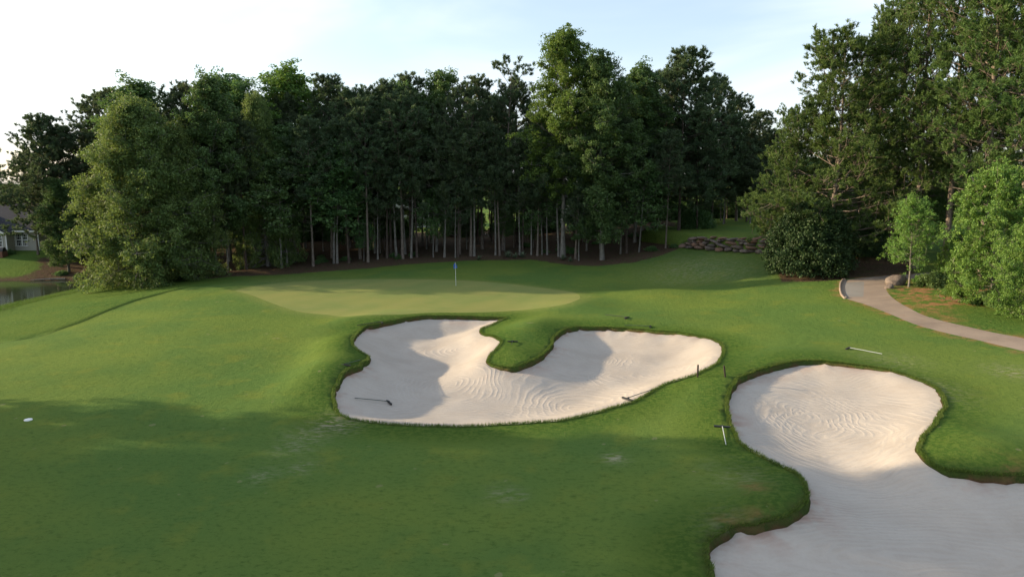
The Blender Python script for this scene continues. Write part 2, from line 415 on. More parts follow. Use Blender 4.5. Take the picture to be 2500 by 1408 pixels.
def mat_leaf(name, a, b, tr=.35, dark=None, gloss=.0, var=.25):
    m = NT(name); P = m.obj()
    n = m.noise(P, .9, 3, .6)
    rnd = m.n('ObjectInfo').outputs['Random']
    c = m.mix(m.ramp(n, .36, .64), a, b)
    gm = m.n('NewGeometry')
    isl = gm.outputs['Random Per Island']
    hsv = m.n('HueSaturation', {'Hue': m.math('MULTIPLY_ADD', rnd, .035, .4825), 'Saturation': 1.0,
              'Value': m.math('ADD', m.math('MULTIPLY_ADD', rnd, var, 1 - var * .5), m.math('MULTIPLY_ADD', isl, .7, -.35)), 'Color': c})
    c = hsv.outputs[0]
    d = m.n('BsdfPrincipled', {'Base Color': c, 'Roughness': .6 - gloss, 'Specular IOR Level': .2 + gloss})
    t = m.n('BsdfTranslucent', {'Color': m.mix(.5, c, (a[0] * 1.5, a[1] * 1.5, a[2] * .8))})
    x = m.n('MixShader', {0: tr, 1: d.outputs[0], 2: t.outputs[0]})
    m.t.links.new(x.outputs[0], m.out.inputs[0])
    return m.m
def mat_bark(name, a, b):
    m = NT(name); P = m.obj()
    st = m.mapping(P, (1, 1, .3))
    c = m.mix(m.ramp(m.noise(st, 7, 4, .7), .35, .65), a, b)
    m.bsdf(c, .9, m.bump(m.noise(st, 12, 4, .7), .8, .04), .15)
    return m.m
def mat_plain(name, col, rough=.6, metal=0.0, var=.2, scale=8):
    m = NT(name); P = m.obj()
    c = m.mix(m.math('MULTIPLY', m.noise(P, scale, 4, .7), var), col, tuple(q * .35 for q in col))
    m.bsdf(c, rough, None, .4, Metallic=metal)
    return m.m

M = {}
M['turf'] = mat_grass(); M['green'] = mat_green(); M['sand'] = mat_sand()
M['concrete'] = mat_concrete(); M['slab'] = mat_concrete('new_concrete', (.215, .208, .195), (.185, .178, .165))
M['pine'] = mat_leaf('pine_needles', (.092, .132, .066), (.058, .092, .050), .28)
M['pine_near'] = mat_leaf('near_pine_needles', (.108, .165, .046), (.068, .118, .038), .32)
M['broad'] = mat_leaf('broad_leaves', (.095, .165, .055), (.060, .122, .043), .34)
M['poplar'] = mat_leaf('poplar_leaves', (.120, .190, .038), (.072, .135, .032), .35)
M['oak'] = mat_leaf('willow_oak_leaves', (.140, .180, .052), (.085, .130, .042), .35)
M['gum'] = mat_leaf('sweetgum_leaves', (.172, .265, .058), (.100, .185, .042), .38, gloss=.05)
M['holly'] = mat_leaf('holly_leaves', (.024, .055, .018), (.036, .072, .022), .10, gloss=.02)
M['yucca'] = mat_leaf('yucca_leaves', (.10, .14, .08), (.14, .17, .11), .15)
M['grassblade'] = mat_leaf('grass_blades', (.075, .135, .020), (.10, .15, .03), .3)
M['bark_pine'] = mat_bark('pine_bark', (.105, .085, .070), (.20, .165, .135))
M['bark_grey'] = mat_bark('grey_bark', (.12, .11, .095), (.23, .215, .19))
M['bark_dark'] = mat_bark('dark_bark', (.055, .042, .033), (.11, .085, .07))

# ------------------------------------------------------------------ ground objects
cB1 = sdf(cen[:, 0], cen[:, 1], offset(B1, -.10)[0]) < 0
cB2 = sdf(cen[:, 0], cen[:, 1], offset(B2, -.10)[0]) < 0
cG = sdf(cen[:, 0], cen[:, 1], GR) < 0
cP = sdf(cen[:, 0], cen[:, 1], PA) < 0
a2 = (V2[TR[:, 1]] - V2[TR[:, 0]]); b2 = (V2[TR[:, 2]] - V2[TR[:, 0]])
flip = (a2[:, 0] * b2[:, 1] - a2[:, 1] * b2[:, 0]) < 0
TR[flip] = TR[flip][:, ::-1]
def region(name, mask, mat, attrs, label=None, cat=None):
    f = TR[mask]; used = np.unique(f); mp = np.full(len(V2), -1); mp[used] = np.arange(len(used))
    V = np.c_[V2[used], ZZ[used]]
    me = mesh_np(name, V, [mp[f]], mat, True)
    for k, v in attrs.items(): attr(me, k, v[used])
    o = link(name, me); tag(o, label, None, None, 'structure'); return o
dST = sdf(gx, gy, ST); dPA = sdf(gx, gy, PA)
straw = sstep(1.2, -1.2, dST)
straw = np.maximum(straw, sstep(.8, -.8, sdf(gx, gy, MU1)))
straw = np.maximum(straw, sstep(1, -1, sdf(gx, gy, MU3)))
straw = np.maximum(straw, .9 * sstep(1.5, 0, dP) * (gy > 80))
clay = np.maximum(sstep(1.0, -1.0, sdf(gx, gy, MU2)), .8 * sstep(.5, .1, dPA) * (gx < 60))
rough = np.maximum(sstep(3.0, .3, dB) * (dB > -.3), sstep(-40, -52, gx) * .6)
# rough beyond the mown line that runs along the pond side of the fairway
dRL = sdf(gx, gy, RL)
rough = np.maximum(rough, .8 * sstep(.25, -.25, dRL))
mow = np.array([np.min(np.hypot(a - RLc[:, 0], b - RLc[:, 1])) if -60 < a < -25 and 30 < b < 90 else 9. for a, b in zip(gx, gy)])
mow = sstep(.17, .02, mow) * sstep(2, 9, np.hypot(gx - RLc[-1, 0], gy - RLc[-1, 1]))
rough = np.maximum(rough, sstep(8, 0, dST) * .4)
RR = np.array([hit(u, v) for u, v in [(2500,840),(2300,800),(2100,735),(2040,700),(2000,690)]] + [(60, 60), (60, 30), (30, 30)])
rough = np.maximum(rough, .7 * sstep(3, -1, sdf(gx, gy, RR)))
ZZ += np.where(dB > .0, .12 * sstep(.15, -.3, dRL), 0)
worn = np.zeros_like(gx)
for u, v, r, a in [(820,1035,.9,.9),(760,1060,.9,.5),(1700,655,5,.45),(1780,660,4,.35),(2490,910,1.2,.6),(2250,945,1.6,.45),(1500,1118,.35,.9),(1880,1190,.35,.0),(720,1090,.8,.4),(740,1140,.5,.4),(1230,1205,.5,.4),(2180,880,1.6,.3),(1270,1210,.2,.8),(640,1160,.5,.4),(700,685,4,.25),(1800,1160,1,.3),(1790,1290,.8,.35)]:
    x, y = hit(u, v); worn = np.maximum(worn, a * np.exp(-((gx - x) ** 2 + ((gy - y) / 1.3) ** 2) / r / r))
spots = np.zeros_like(gx)
for u, v, r in [(1842,1187,.45),(1860,1262,.5),(2470,1150,.7),(1780,1275,.4)]:
    x, y = hit(u, v); spots = np.maximum(spots, np.exp(-((gx - x) ** 2 + (gy - y) ** 2) / r / r))
soil = sstep(.02, -.08, dB) * (dB > -.6)
clay = np.maximum(clay, spots * .5)
A = dict(collar=sstep(1.5, .1, dG), mow=mow, rough=rough, worn=worn, lip=.7 * sstep(.5, 0, dB) * (dB > -.3) * np.clip(face + .1, 0, 1), soil=soil, straw=straw, clay=clay)
ground = region('ground', ~(cB1 | cB2 | cG | cP), M['turf'], A, 'mown golf fairway grass running back to the pine straw under the woods')
green = region('putting_green', cG, M['green'], {}, 'pale smooth putting green around the blue flag')
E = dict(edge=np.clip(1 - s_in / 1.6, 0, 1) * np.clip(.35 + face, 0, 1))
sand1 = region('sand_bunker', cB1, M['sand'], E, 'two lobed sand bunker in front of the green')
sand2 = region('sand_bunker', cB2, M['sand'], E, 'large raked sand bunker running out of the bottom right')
cSG = sdf(cen[:, 0], cen[:, 1], SG) < 0
patch = region('path_patch', cP & cSG, M['slab'], {}, 'newer grey concrete patch beside the kerb of the cart path')
path = region('cart_path', cP & ~cSG, M['concrete'], {}, 'tan concrete cart path curving along the right side')
# pond
def flat(name, poly, z, mat):
    n = len(poly); V = np.c_[poly, np.full(n, z)]
    me = bpy.data.meshes.new(name); me.from_pydata([tuple(v) for v in V], [], [tuple(range(n))]); me.materials.append(mat); return link(name, me)
def mat_water():
    m = NT('pond_water'); P = m.obj()
    nd = m.bump(m.noise(m.mapping(P, (1, 2.2, 1)), 1.6, 4, .6), .12, .03)
    m.bsdf((.030, .042, .022), .06, nd, .5, IOR=1.33)
    return m.m
wp = offset(resample(smooth_loop(POND, 4), 2), 1.2)[0]
wp = offset(POND[::-1] if ((POND[:, 0] * np.roll(POND[:, 1], -1) - np.roll(POND[:, 0], -1) * POND[:, 1]).sum() < 0) else POND, 1.5)[0]
pond = flat('pond_water', wp, WATERZ, mat_water()); tag(pond, 'still green pond water left of the fairway', None, None, 'structure')

# ------------------------------------------------------------------ foliage makers
class Geo:
    def __init__(s): s.V = []; s.F = {3: [], 4: []}; s.n = 0
    def add(s, V, Fq):
        V = np.asarray(V); Fq = np.asarray(Fq); s.V.append(V); s.F[Fq.shape[1]].append(Fq + s.n); s.n += len(V)
    def mesh(s, name, mat, smooth=False):
        return mesh_np(name, np.vstack(s.V), [np.vstack(f) for f in s.F.values() if f], mat, smooth)
def tube(g, P, R, n=6):
    P = np.asarray(P, float); R = np.asarray(R, float); k = len(P)
    T = np.gradient(P, axis=0); T /= np.linalg.norm(T, axis=1)[:, None] + 1e-9
    ref = np.array([1., 0, 0]) if abs(T[0, 0]) < .8 else np.array([0, 1., 0])
    A = np.cross(T, ref); A /= np.linalg.norm(A, axis=1)[:, None] + 1e-9; B = np.cross(T, A)
    th = np.arange(n) * 2 * PI / n
    V = P[:, None] + (A[:, None] * np.cos(th)[None, :, None] + B[:, None] * np.sin(th)[None, :, None]) * R[:, None, None]
    i = np.arange(k - 1)[:, None] * n; j = np.arange(n)[None]; j2 = (j + 1) % n
    g.add(V.reshape(-1, 3), np.stack([i + j, i + j2, i + n + j2, i + n + j], -1).reshape(-1, 4))
def unit(rng, n):
    v = rng.normal(size=(n, 3)); return v / (np.linalg.norm(v, axis=1)[:, None] + 1e-9)
def leaves(g, cen, rad, m, size, rng, up=.7, flat=.75, aspect=.6):
    """m diamond leaves around each cluster centre"""
    n = len(cen) * m
    c = np.repeat(cen, m, 0); r = np.repeat(rad, m)
    o = unit(rng, n) * (rng.random(n) ** .45)[:, None]; o[:, 2] *= flat
    p = c + o * r[:, None]
    nn = unit(rng, n) + o * .6; nn[:, 2] += up; nn /= np.linalg.norm(nn, axis=1)[:, None]
    a = np.cross(nn, unit(rng, n)); a /= np.linalg.norm(a, axis=1)[:, None] + 1e-9; b = np.cross(nn, a)
    s = size * rng.uniform(.6, 1.3, n)
    a *= s[:, None]; b *= (s * aspect)[:, None]
    V = np.stack([p - a, p + b, p + a, p - b], 1).reshape(-1, 3)
    g.add(V, np.arange(4 * n).reshape(-1, 4))
def needles(g, cen, dr, m, L, w, rng, twig=.3):
    n = len(cen) * m
    c = np.repeat(cen, m, 0); d = np.repeat(dr, m, 0)
    p = c + d * (rng.uniform(-.2, 1, n) * twig)[:, None]
    t = d * .75 + unit(rng, n) * .8; t[:, 2] += .15; t /= np.linalg.norm(t, axis=1)[:, None]
    q = np.cross(t, unit(rng, n)); q /= np.linalg.norm(q, axis=1)[:, None] + 1e-9
    l = L * rng.uniform(.7, 1.2, n)
    V = np.stack([p - q * w * .5, p + q * w * .5, p + t * l[:, None] + q * w * .2, p + t * l[:, None] - q * w * .2], 1).reshape(-1, 3)
    g.add(V, np.arange(4 * n).reshape(-1, 4))
def norm(v): return v / (np.linalg.norm(v) + 1e-9)

def make_tree(seed, H, cb, R, prof, kind='broad', nbr=46, sub=5, leaf=.128, m=38, crad=.55, r0=None, lean=0.0, e0=.15, e1=1.1, droop=0.0, dead=0, mass=1.0, wob=.25, mn=18, nl=.24, nw=.035, tuft=3, cutx=None):
    """returns (trunk mesh geometry, crown geometry); unit metres, base at origin"""
    rng = np.random.default_rng(seed)
    gt, gl = Geo(), Geo()
    r0 = r0 or H * .006 + .02
    k = 9; tz = np.linspace(0, 1, k)
    tx = np.cumsum(rng.normal(0, wob * .25, k)) * tz + lean * H * tz; ty = np.cumsum(rng.normal(0, wob * .25, k)) * tz
    T = np.c_[tx, ty, tz * H * .98]; T[0, :2] = 0; T[0, 2] = -.4
    rr = r0 * (1 - tz * .93) ** .8; rr[0] *= 1.45
    tube(gt, T, rr, 9)
    at = lambda t: np.array([np.interp(t, tz, T[:, i]) for i in range(3)])
    fx = np.linspace(0, 1, len(prof))
    cs, rs, ds = [], [], []
    az = rng.random() * 6.28
    for i in range(nbr):
        q = (i + rng.random() * .8) / nbr; t = cb + (1 - cb) * q ** .92
        pr = np.interp(q, fx, prof)
        L = R * pr * rng.uniform(.62, 1.12) + .25
        az += 2.4 + rng.normal(0, .35)
        el = e0 + (e1 - e0) * q ** 1.4 + rng.normal(0, .12)
        base = at(min(t, .985)); 
        d = np.array([math.cos(az) * math.cos(el), math.sin(az) * math.cos(el), math.sin(el)])
        ps = [base]; nseg = 5; p = base.copy(); dd = d.copy()
        for s in range(nseg):
            dd = norm(dd + np.array([0, 0, (.10 if kind == 'pine' else .04) - droop * .12]) + rng.normal(0, .09, 3))
            p = p + dd * L / nseg; ps.append(p.copy())
        ps = np.array(ps); br = max(.02, r0 * .30 * (1 - t * .6) * (L / R + .3))
        tube(gt, ps, np.linspace(br, .012, nseg + 1), 4)
        ns = max(2, int(sub * (.5 + L / R * .8)))
        for j in range(ns):
            f = rng.uniform(.28, 1.0) if j else 1.0
            o = np.array([np.interp(f * nseg, np.arange(nseg + 1), ps[:, c]) for c in range(3)])
            sd = norm(dd * .8 + unit(rng, 1)[0] * .9 + np.array([0, 0, .15 - droop * .3]))
            sl = (L * .30 + .35) * rng.uniform(.5, 1.1) * (1.15 - f * .4)
            e_ = o + sd * sl
            tube(gt, np.array([o, (o + e_) / 2 + rng.normal(0, .04, 3), e_]), [br * .35, .018, .01], 3)
            nc = tuft if kind == 'pine' else max(1, int(mass * 3))
            for c in range(nc):
                w = rng.uniform(.35, 1.05)
                cs.append(o + (e_ - o) * w + rng.normal(0, .16 + .05 * (kind != 'pine'), 3) * (1.2 if kind == 'pine' else 1.6)); rs.append(crad * rng.uniform(.55, 1.2))
                ds.append(norm(sd * .6 + np.array([0, 0, .55]) + unit(rng, 1)[0] * .35))
    for i in range(dead):     # bare lower snags
        t = rng.uniform(.25, cb); az = rng.random() * 6.28; L = rng.uniform(.6, 2.2)
        b = at(t); d = np.array([math.cos(az), math.sin(az), rng.uniform(-.1, .35)])
        tube(gt, np.array([b, b + d * L * .5, b + d * L + np.array([0, 0, .15])]), [.03, .02, .008], 3)
    cs = np.array(cs); rs = np.array(rs); ds = np.array(ds)
    if kind == 'pine': needles(gl, cs, ds, mn, nl, nw, rng)
    else: leaves(gl, cs, rs, m, leaf, rng)
    return gt, gl

def proto(name, leafmat, barkmat, **kw):
    gt, gl = make_tree(**kw)
    return (gt.mesh(name + '_trunk', M[barkmat], True), gl.mesh(name + '_crown', M[leafmat]), kw['H'])
LEAN = random.Random(21)
def plant(pr, name, x, y, h, rz, label, cat='tree', group=None, wide=1.0, z=None):
    tm, cm, H = pr
    e_ = empty(name, (x, y, zg(x, y) - .05 if z is None else z), rz, label, cat, group)
    s = h / H; e_.scale = (s * wide, s * wide, s)
    e_.rotation_euler = (LEAN.uniform(-1, 1) * .035, LEAN.uniform(-1, 1) * .035, rz)
    link('trunk', tm, e_); link('crown', cm, e_)
    return e_
def top_h(x, y, v, u=1250):
    """height a thing at (x, y) needs for its top to stand at photo row v"""
    dx, dy, dz = ray(u, v)
    return CAMZ + y * dz / dy - zg(x, y)
def xy(u, y, v=640):
    dx, dy, dz = ray(u, v); return dx * y / dy, y
# ------------------------------------------------------------------ tree prototypes
PT = {}
def P_(key, lm, bm, **kw): PT[key] = proto(key, lm, bm, **kw)
pine_prof = [.55, .95, 1.0, .85, .75, .55, .25]
far = dict(kind='pine', mn=36, nl=.29, nw=.062)
P_('pine_a', 'pine', 'bark_pine', seed=1, H=22, cb=.48, R=3.6, prof=pine_prof, nbr=54, sub=6, dead=14, e0=-.05, e1=1.0, **far)
P_('pine_b', 'pine', 'bark_dark', seed=2, H=22, cb=.55, R=3.2, prof=[.4, .8, 1, .9, .8, .6, .3], nbr=50, sub=6, dead=18, e0=0, e1=1.0, **far)
P_('pine_c', 'pine', 'bark_pine', seed=3, H=22, cb=.40, R=4.0, prof=[.5, .8, .9, 1, .8, .6, .3], nbr=60, sub=6, dead=10, e0=-.1, e1=.9, **far)
P_('pine_d', 'pine', 'bark_dark', seed=4, H=23, cb=.22, R=5.6, prof=[.7, 1, .95, .85, .75, .55, .25], nbr=92, sub=7, e0=-.1, e1=.8, tuft=4, kind='pine', mn=34, nl=.30, nw=.068)
P_('pine_young', 'pine', 'bark_grey', seed=5, H=13, cb=.42, R=2.2, prof=[.7, 1, .9, .75, .5, .2], nbr=40, sub=4, dead=6, e0=0, e1=.9, **far)
P_('pine_sparse', 'pine', 'bark_pine', seed=6, H=23, cb=.66, R=2.6, prof=[.5, .7, .6, .9, .5], nbr=20, sub=4, dead=14, e0=.2, e1=.9, **far)
P_('broad_a', 'broad', 'bark_grey', seed=11, H=21, cb=.22, R=4.2, prof=[.55, .9, 1, .95, .8, .6, .3], nbr=64, sub=6, leaf=.128, m=38, crad=.6)
P_('broad_b', 'broad', 'bark_grey', seed=12, H=21, cb=.42, R=3.8, prof=[.5, .85, 1, .95, .75, .4], nbr=52, sub=6, leaf=.128, m=38, crad=.62)
P_('broad_c', 'poplar', 'bark_grey', seed=13, H=22, cb=.45, R=4.0, prof=[.5, .8, 1, .95, .8, .45], nbr=50, sub=6, leaf=.128, m=34, crad=.6)
P_('poplar', 'poplar', 'bark_grey', seed=14, H=27, cb=.30, R=6.2, prof=[.45, .75, 1.0, .95, .55, .60, .62, .45, .2], nbr=96, sub=7, leaf=.128, m=40, crad=.62, r0=.30)
P_('gum', 'broad', 'bark_grey', seed=15, H=24, cb=.10, R=5.2, prof=[.6, .75, .65, .95, 1, .95, .8, .6, .3], nbr=110, sub=7, leaf=.132, m=40, crad=.62, r0=.25)
P_('oak', 'oak', 'bark_grey', seed=16, H=21, cb=.03, R=7.3, prof=[.85, 1, 1, .92, .80, .68, .55, .4, .2], nbr=210, sub=9, leaf=.125, m=32, crad=.75, e0=-.12, e1=.9, droop=.3, r0=.4)
P_('sapling', 'broad', 'bark_grey', seed=17, H=9, cb=.35, R=2.2, prof=[.7, 1, .9, .7, .4], nbr=30, sub=4, leaf=.12, m=16, crad=.45)
nearp = dict(kind='pine', mn=28, nl=.27, nw=.055)
P_('npine_a', 'pine_near', 'bark_pine', seed=21, H=22, cb=.12, R=6.9, prof=[1.1, 1.1, 1.0, .74, .55, .82, .75, .4], nbr=92, sub=10, tuft=5, e0=-.12, e1=.95, r0=.26, **nearp)
P_('npine_b', 'pine_near', 'bark_pine', seed=22, H=29, cb=.34, R=5.8, prof=[.9, 1, .95, .8, .8, .6, .3], nbr=84, sub=8, tuft=4, e0=-.15, e1=.9, r0=.30, **nearp)
P_('npine_c', 'pine_near', 'bark_pine', seed=23, H=28, cb=.26, R=5.4, prof=[.8, 1, .8, .95, .8, .6, .3], nbr=78, sub=8, tuft=4, e0=-.1, e1=.95, r0=.30, **nearp)
P_('gum_near', 'gum', 'bark_grey', seed=24, H=12, cb=.05, R=5.0, prof=[.85, 1, .98, .92, .85, .65, .35], nbr=98, sub=8, leaf=.105, m=32, crad=.40, e0=-.05, e1=1.1)
P_('maple_near', 'gum', 'bark_grey', seed=25, H=9, cb=.30, R=2.6, prof=[.8, 1, .95, .75, .4], nbr=48, sub=5, leaf=.085, m=24, crad=.42, r0=.11)

def bush_mesh(name, seed, rx, ry, rz, n, m, leaf, mat, stems=9, rad=.4, lumps=5, up=.4):
    rng = np.random.default_rng(seed); gl, gt = Geo(), Geo()
    d = unit(rng, n); d[:, 2] = np.abs(d[:, 2]) * 1.0 - .12
    lum = unit(rng, lumps * 3); lum[:, 2] = np.abs(lum[:, 2])
    bmp = np.max(np.exp((d @ lum.T - 1) * 9), axis=1)
    rr = (rng.random(n) ** .3) * (.76 + .30 * bmp)
    c = d * rr[:, None] * np.array([rx, ry, rz]) + np.array([0, 0, rz * .12])
    c[:, 2] = np.maximum(c[:, 2], .1)
    leaves(gl, c, rad * rng.uniform(.5, 1.25, n), m, leaf, rng, up=up, flat=.9)
    for i in range(stems):
        k = rng.integers(n); q = c[k] * .85
        tube(gt, np.array([[q[0] * .06, q[1] * .06, -.2], q * np.array([.5, .5, .45]), q]), [.05 * rz / 2 + .015, .03, .01], 4)
    return gt.mesh(name + '_stems', M['bark_dark'], True), gl.mesh(name + '_leaves', M[mat])
def bush(pr, name, x, y, rz, s, label, cat='shrub', group=None, z=None):
    o = empty(name, (x, y, zg(x, y) - .03 if z is None else z), rz, label, cat, group); o.scale = (s, s, s)
    link('stems', pr[0], o); link('foliage', pr[1], o); return o
BH = {'holly': bush_mesh('holly', 31, 3.9, 3.6, 6.9, 1500, 34, .085, 'holly', 14, .42, 6),
      'shrub': bush_mesh('shrub', 32, 1.3, 1.2, 1.3, 160, 22, .07, 'gum', 8, .3),
      'weeds': bush_mesh('weeds', 33, 1.1, 1.0, .8, 110, 18, .08, 'broad', 6, .28),
      'dark': bush_mesh('dark', 34, 1.6, 1.5, 1.4, 220, 22, .09, 'broad', 8, .35),
      'laurel': bush_mesh('laurel', 35, 2.8, 2.6, 3.4, 520, 26, .10, 'broad', 10, .42)}
rnd = random.Random(7)
def tp(key, name, u, vb, vt, label, wide=1.0, Y=None, group=None, rz=None, cat='tree'):
    x, y = hit(u, vb) if Y is None else xy(u, Y, vb)
    if y > 80 and key not in ('oak', 'gum', 'poplar'): wide *= 1.28
    h = top_h(x, y, vt)
    return plant(PT[key], name, x, y, h, rnd.random() * 6.28 if rz is None else rz, label, cat, group, wide)

# left end, across and beside the pond
tp('pine_d', 'pine_tree', 142, 665, 300, 'dark round headed pine standing alone nearest the pond, right of the house roof', .95, Y=91)
tp('pine_d', 'pine_tree', 180, 665, 325, 'dark pine between the lone round headed pine and the yellow green oak', .95, Y=93)
tp('pine_c', 'pine_tree', 98, 665, 375, 'shorter dark pine leaning out over the house roof', 1.1, Y=95)
tp('gum', 'broadleaf_tree', 168, 655, 450, 'low dense dark green tree in front of the house windows by the pond', 1.3, Y=88.5)
tp('pine_c', 'pine_tree', 262, 650, 242, 'dark pine behind the big yellow green oak, second from the left in the row', 1.0, Y=97)
tp('pine_a', 'pine_tree', 315, 650, 236, 'pine with a ragged top just showing over the yellow green oak', 1.0, Y=94)
tp('oak', 'willow_oak', 366, 686, 275, 'huge sunlit yellow green oak with foliage down to the grass at the pond corner', .98, Y=72.8)
tp('oak', 'willow_oak', 445, 680, 330, 'shaded feathery dark green oak joined to the right side of the yellow green oak', .80, Y=75.5)
tp('broad_a', 'broadleaf_tree', 378, 670, 228, 'leafy green tree rising highest behind the yellow green oak', 1.1, Y=80.5)
tp('pine_b', 'pine_tree', 462, 670, 218, 'dark pine top between the two leafy crowns left of the woods', 1.15, Y=79.5)
tp('broad_a', 'broadleaf_tree', 528, 668, 218, 'leafy green tree with twin tufted tops left of the round yellow green crown', 1.05, Y=78.5)
tp('broad_b', 'broadleaf_tree', 600, 664, 212, 'leafy tree with lighter green tufts beside the round yellow green crown', 1.0, Y=88)
tp('broad_c', 'broadleaf_tree', 712, 652, 196, 'round yellow green crown standing above the left part of the woods', 1.15, Y=92)
tp('oak', 'willow_oak', 655, 655, 262, 'dark feathery tree below the round yellow green crown, white base of trunk showing', .55, Y=84)
tp('pine_a', 'pine_tree', 812, 645, 200, 'dark pine directly right of the round yellow green crown', 1.0, Y=89)
tp('pine_c', 'pine_tree', 880, 640, 228, 'dark pine with a flat lower top left of the notch in the skyline', .95, Y=87)
tp('pine_b', 'pine_tree', 955, 632, 215, 'pine with a slim leaning trunk right of the notch in the skyline', .9, Y=88)
tp('pine_a', 'pine_tree', 1003, 632, 198, 'tallest pine right of the notch in the skyline, left of the flag', 1.0, Y=92)
tp('broad_b', 'broadleaf_tree', 1066, 628, 206, 'lighter green leafy tree just left above the flag', .8, Y=91)
tp('pine_c', 'pine_tree', 1122, 628, 222, 'dark pine standing straight above the blue flag', .9, Y=88)
tp('pine_a', 'pine_tree', 1178, 625, 204, 'dark pine between the flag and the sparse topped pine', .9, Y=93)
tp('pine_sparse', 'pine_tree', 1228, 624, 168, 'thin pine with an almost bare sparse top left of the tallest tree', 1.0, Y=90)
tp('pine_b', 'pine_tree', 1262, 624, 215, 'pine half hidden behind the left side of the tallest tree', 1.0, Y=94)
tp('poplar', 'poplar_tree', 1374, 640, 92, 'tallest tree in the woods, yellow green with a thick grey trunk', .98, Y=83)
tp('gum', 'sweetgum_tree', 1470, 634, 160, 'tall leafy tree with maple like leaves hanging nearly to its pale trunk base', 1.0)
tp('broad_a', 'broadleaf_tree', 1548, 625, 190, 'leafy green tree close behind the right side of the tree with the pale trunk', 1.0, Y=88)
tp('pine_d', 'pine_tree', 1655, 612, 142, 'broad very dark pine right of the tallest tree above the stone wall end', 1.0, Y=88)
tp('pine_d', 'pine_tree', 1735, 600, 205, 'dark pine leaning out behind the left half of the stone wall', .9, Y=97)
tp('pine_c', 'pine_tree', 1795, 590, 250, 'dark pine with a spiky top above the middle of the stone wall', 1.1, Y=104)
tp('pine_a', 'pine_tree', 1852, 590, 280, 'lowest pine of the dark row, ending at the sunlit pine', 1.2, Y=108)
tp('pine_d', 'pine_tree', 1600, 615, 190, 'dark pine filling the space between the tallest tree and the broad dark pine', .9, Y=94)
tp('pine_d', 'pine_tree', 1700, 600, 290, 'dense lower pine in front of the tall dark pines left of the tee', 1.0, Y=90)
tp('pine_d', 'pine_tree', 1765, 600, 300, 'dense dark pine directly above the middle of the stone wall', 1.1, Y=99)
tp('pine_d', 'pine_tree', 1870, 590, 330, 'dense dark pine behind the lowest branches of the sunlit forked pine', 1.0, Y=104)
tp('pine_d', 'pine_tree', 1820, 590, 330, 'dense dark pine low behind the raised tee', .9, Y=102)
tp('broad_a', 'broadleaf_tree', -18, 620, 385, 'dark leafy tree at the left picture edge behind the house', 1.25, Y=122)
tp('broad_b', 'broadleaf_tree', 38, 620, 455, 'small dark tree behind the house ridge at the left edge', 1.4, Y=125)
tp('pine_c', 'pine_tree', 108, 620, 420, 'pine behind the house roof beside the lone round headed pine', 1.0, Y=112)

# front row trunks and young trees along the pine straw
front = [(557,666,330,'pine_young','pale lower trunk','young pine with a bleached crooked trunk at the far left of the woods edge'),
 (602,660,300,'pine_b','','slim pine at the woods edge second from the left'),
 (688,655,420,'sapling','','small leafy tree with a thin leaning stem left of the white trunk'),
 (701,648,330,'broad_b','','tree with a flared white trunk base in the left part of the woods edge'),
 (765,650,300,'pine_a','','dark trunked pine just right of the flared white trunk'),
 (815,643,380,'sapling','','left stem of the white twin trunks at the woods edge'),
 (823,643,350,'broad_b','','right stem of the white twin trunks at the woods edge'),
 (852,642,300,'pine_b','','dark slim pine right of the white twin trunks'),
 (899,640,250,'pine_a','','tall straight grey pine trunk left of the flag with a knobby middle'),
 (922,633,380,'pine_young','','thin pine close right of the knobby grey pine'),
 (945,630,300,'pine_b','','thin straight pine third from the knobby grey pine'),
 (968,628,310,'pine_young','','thin pale pine with a slight bow left of the leaning grey pine'),
 (983,632,240,'pine_c','','leaning grey pine trunk halfway between the knobby pine and the flag'),
 (1004,630,330,'pine_young','','slim pine right of the leaning grey pine'),
 (1018,628,300,'pine_b','','straight slim pine two trunks right of the leaning grey pine'),
 (1058,628,480,'sapling','','little sapling stem left of the flag at the woods edge'),
 (1085,628,330,'pine_young','','young pine left of the flag with foliage low on the trunk'),
 (1118,627,320,'pine_b','','slim pine trunk right above the flag'),
 (1150,625,260,'pine_c','','dark trunk right of the flag at the woods edge'),
 (1158,625,330,'pine_young','','pale thin trunk touching the dark trunk right of the flag'),
 (1210,623,350,'pine_young','','thin pale trunk left of the spotted grey trunk'),
 (1220,624,330,'pine_a','','spotted grey trunk midway between the flag and the thick trunk'),
 (1269,622,360,'pine_young','','pine above the grey green yucca clump'),
 (1275,621,330,'pine_b','','thin white stem above the grey green yucca clump'),
 (1297,622,400,'pine_young','','thin pale trunk right of the yucca clump'),
 (1312,624,300,'pine_c','','straight grey trunk two trunks left of the thick trunk'),
 (1336,622,380,'pine_young','','slender trunk between the grey trunk and the thick trunk'),
 (1364,626,330,'pine_young','','slender stem touching the left side of the thick trunk'),
 (1413,636,455,'pine_young','','young pine with a bent grey trunk right of the thick trunk'),
 (1405,632,290,'pine_a','','pine rising behind the bent grey trunk'),
 (1432,612,400,'pine_young','','thin stem between the bent grey trunk and the pale trunk base'),
 (1515,620,400,'pine_young','','leaning thin stem right of the pale trunk base'),
 (1530,618,300,'pine_b','','slim dark trunk right of the leaning thin stem'),
 (1560,615,420,'sapling','','leafy sapling between the pale trunk base and the stone wall'),
 (1625,606,330,'pine_a','','dark pine trunk close to the left end of the stone wall'),
 (1765,560,390,'pine_young','','slim pale trunk on the tee bank behind the stone wall'),
 (1830,560,400,'pine_young','','slim pale trunk near the right end of the tee bank')]
for u, vb, vt, key, _, lab in front:
    tp(key, 'pine_tree' if 'pine' in key else 'broadleaf_tree', u, vb, vt, lab, rnd.uniform(.85, 1.05), Y=None if vb > 590 else 98, group='trees along the front edge of the woods')
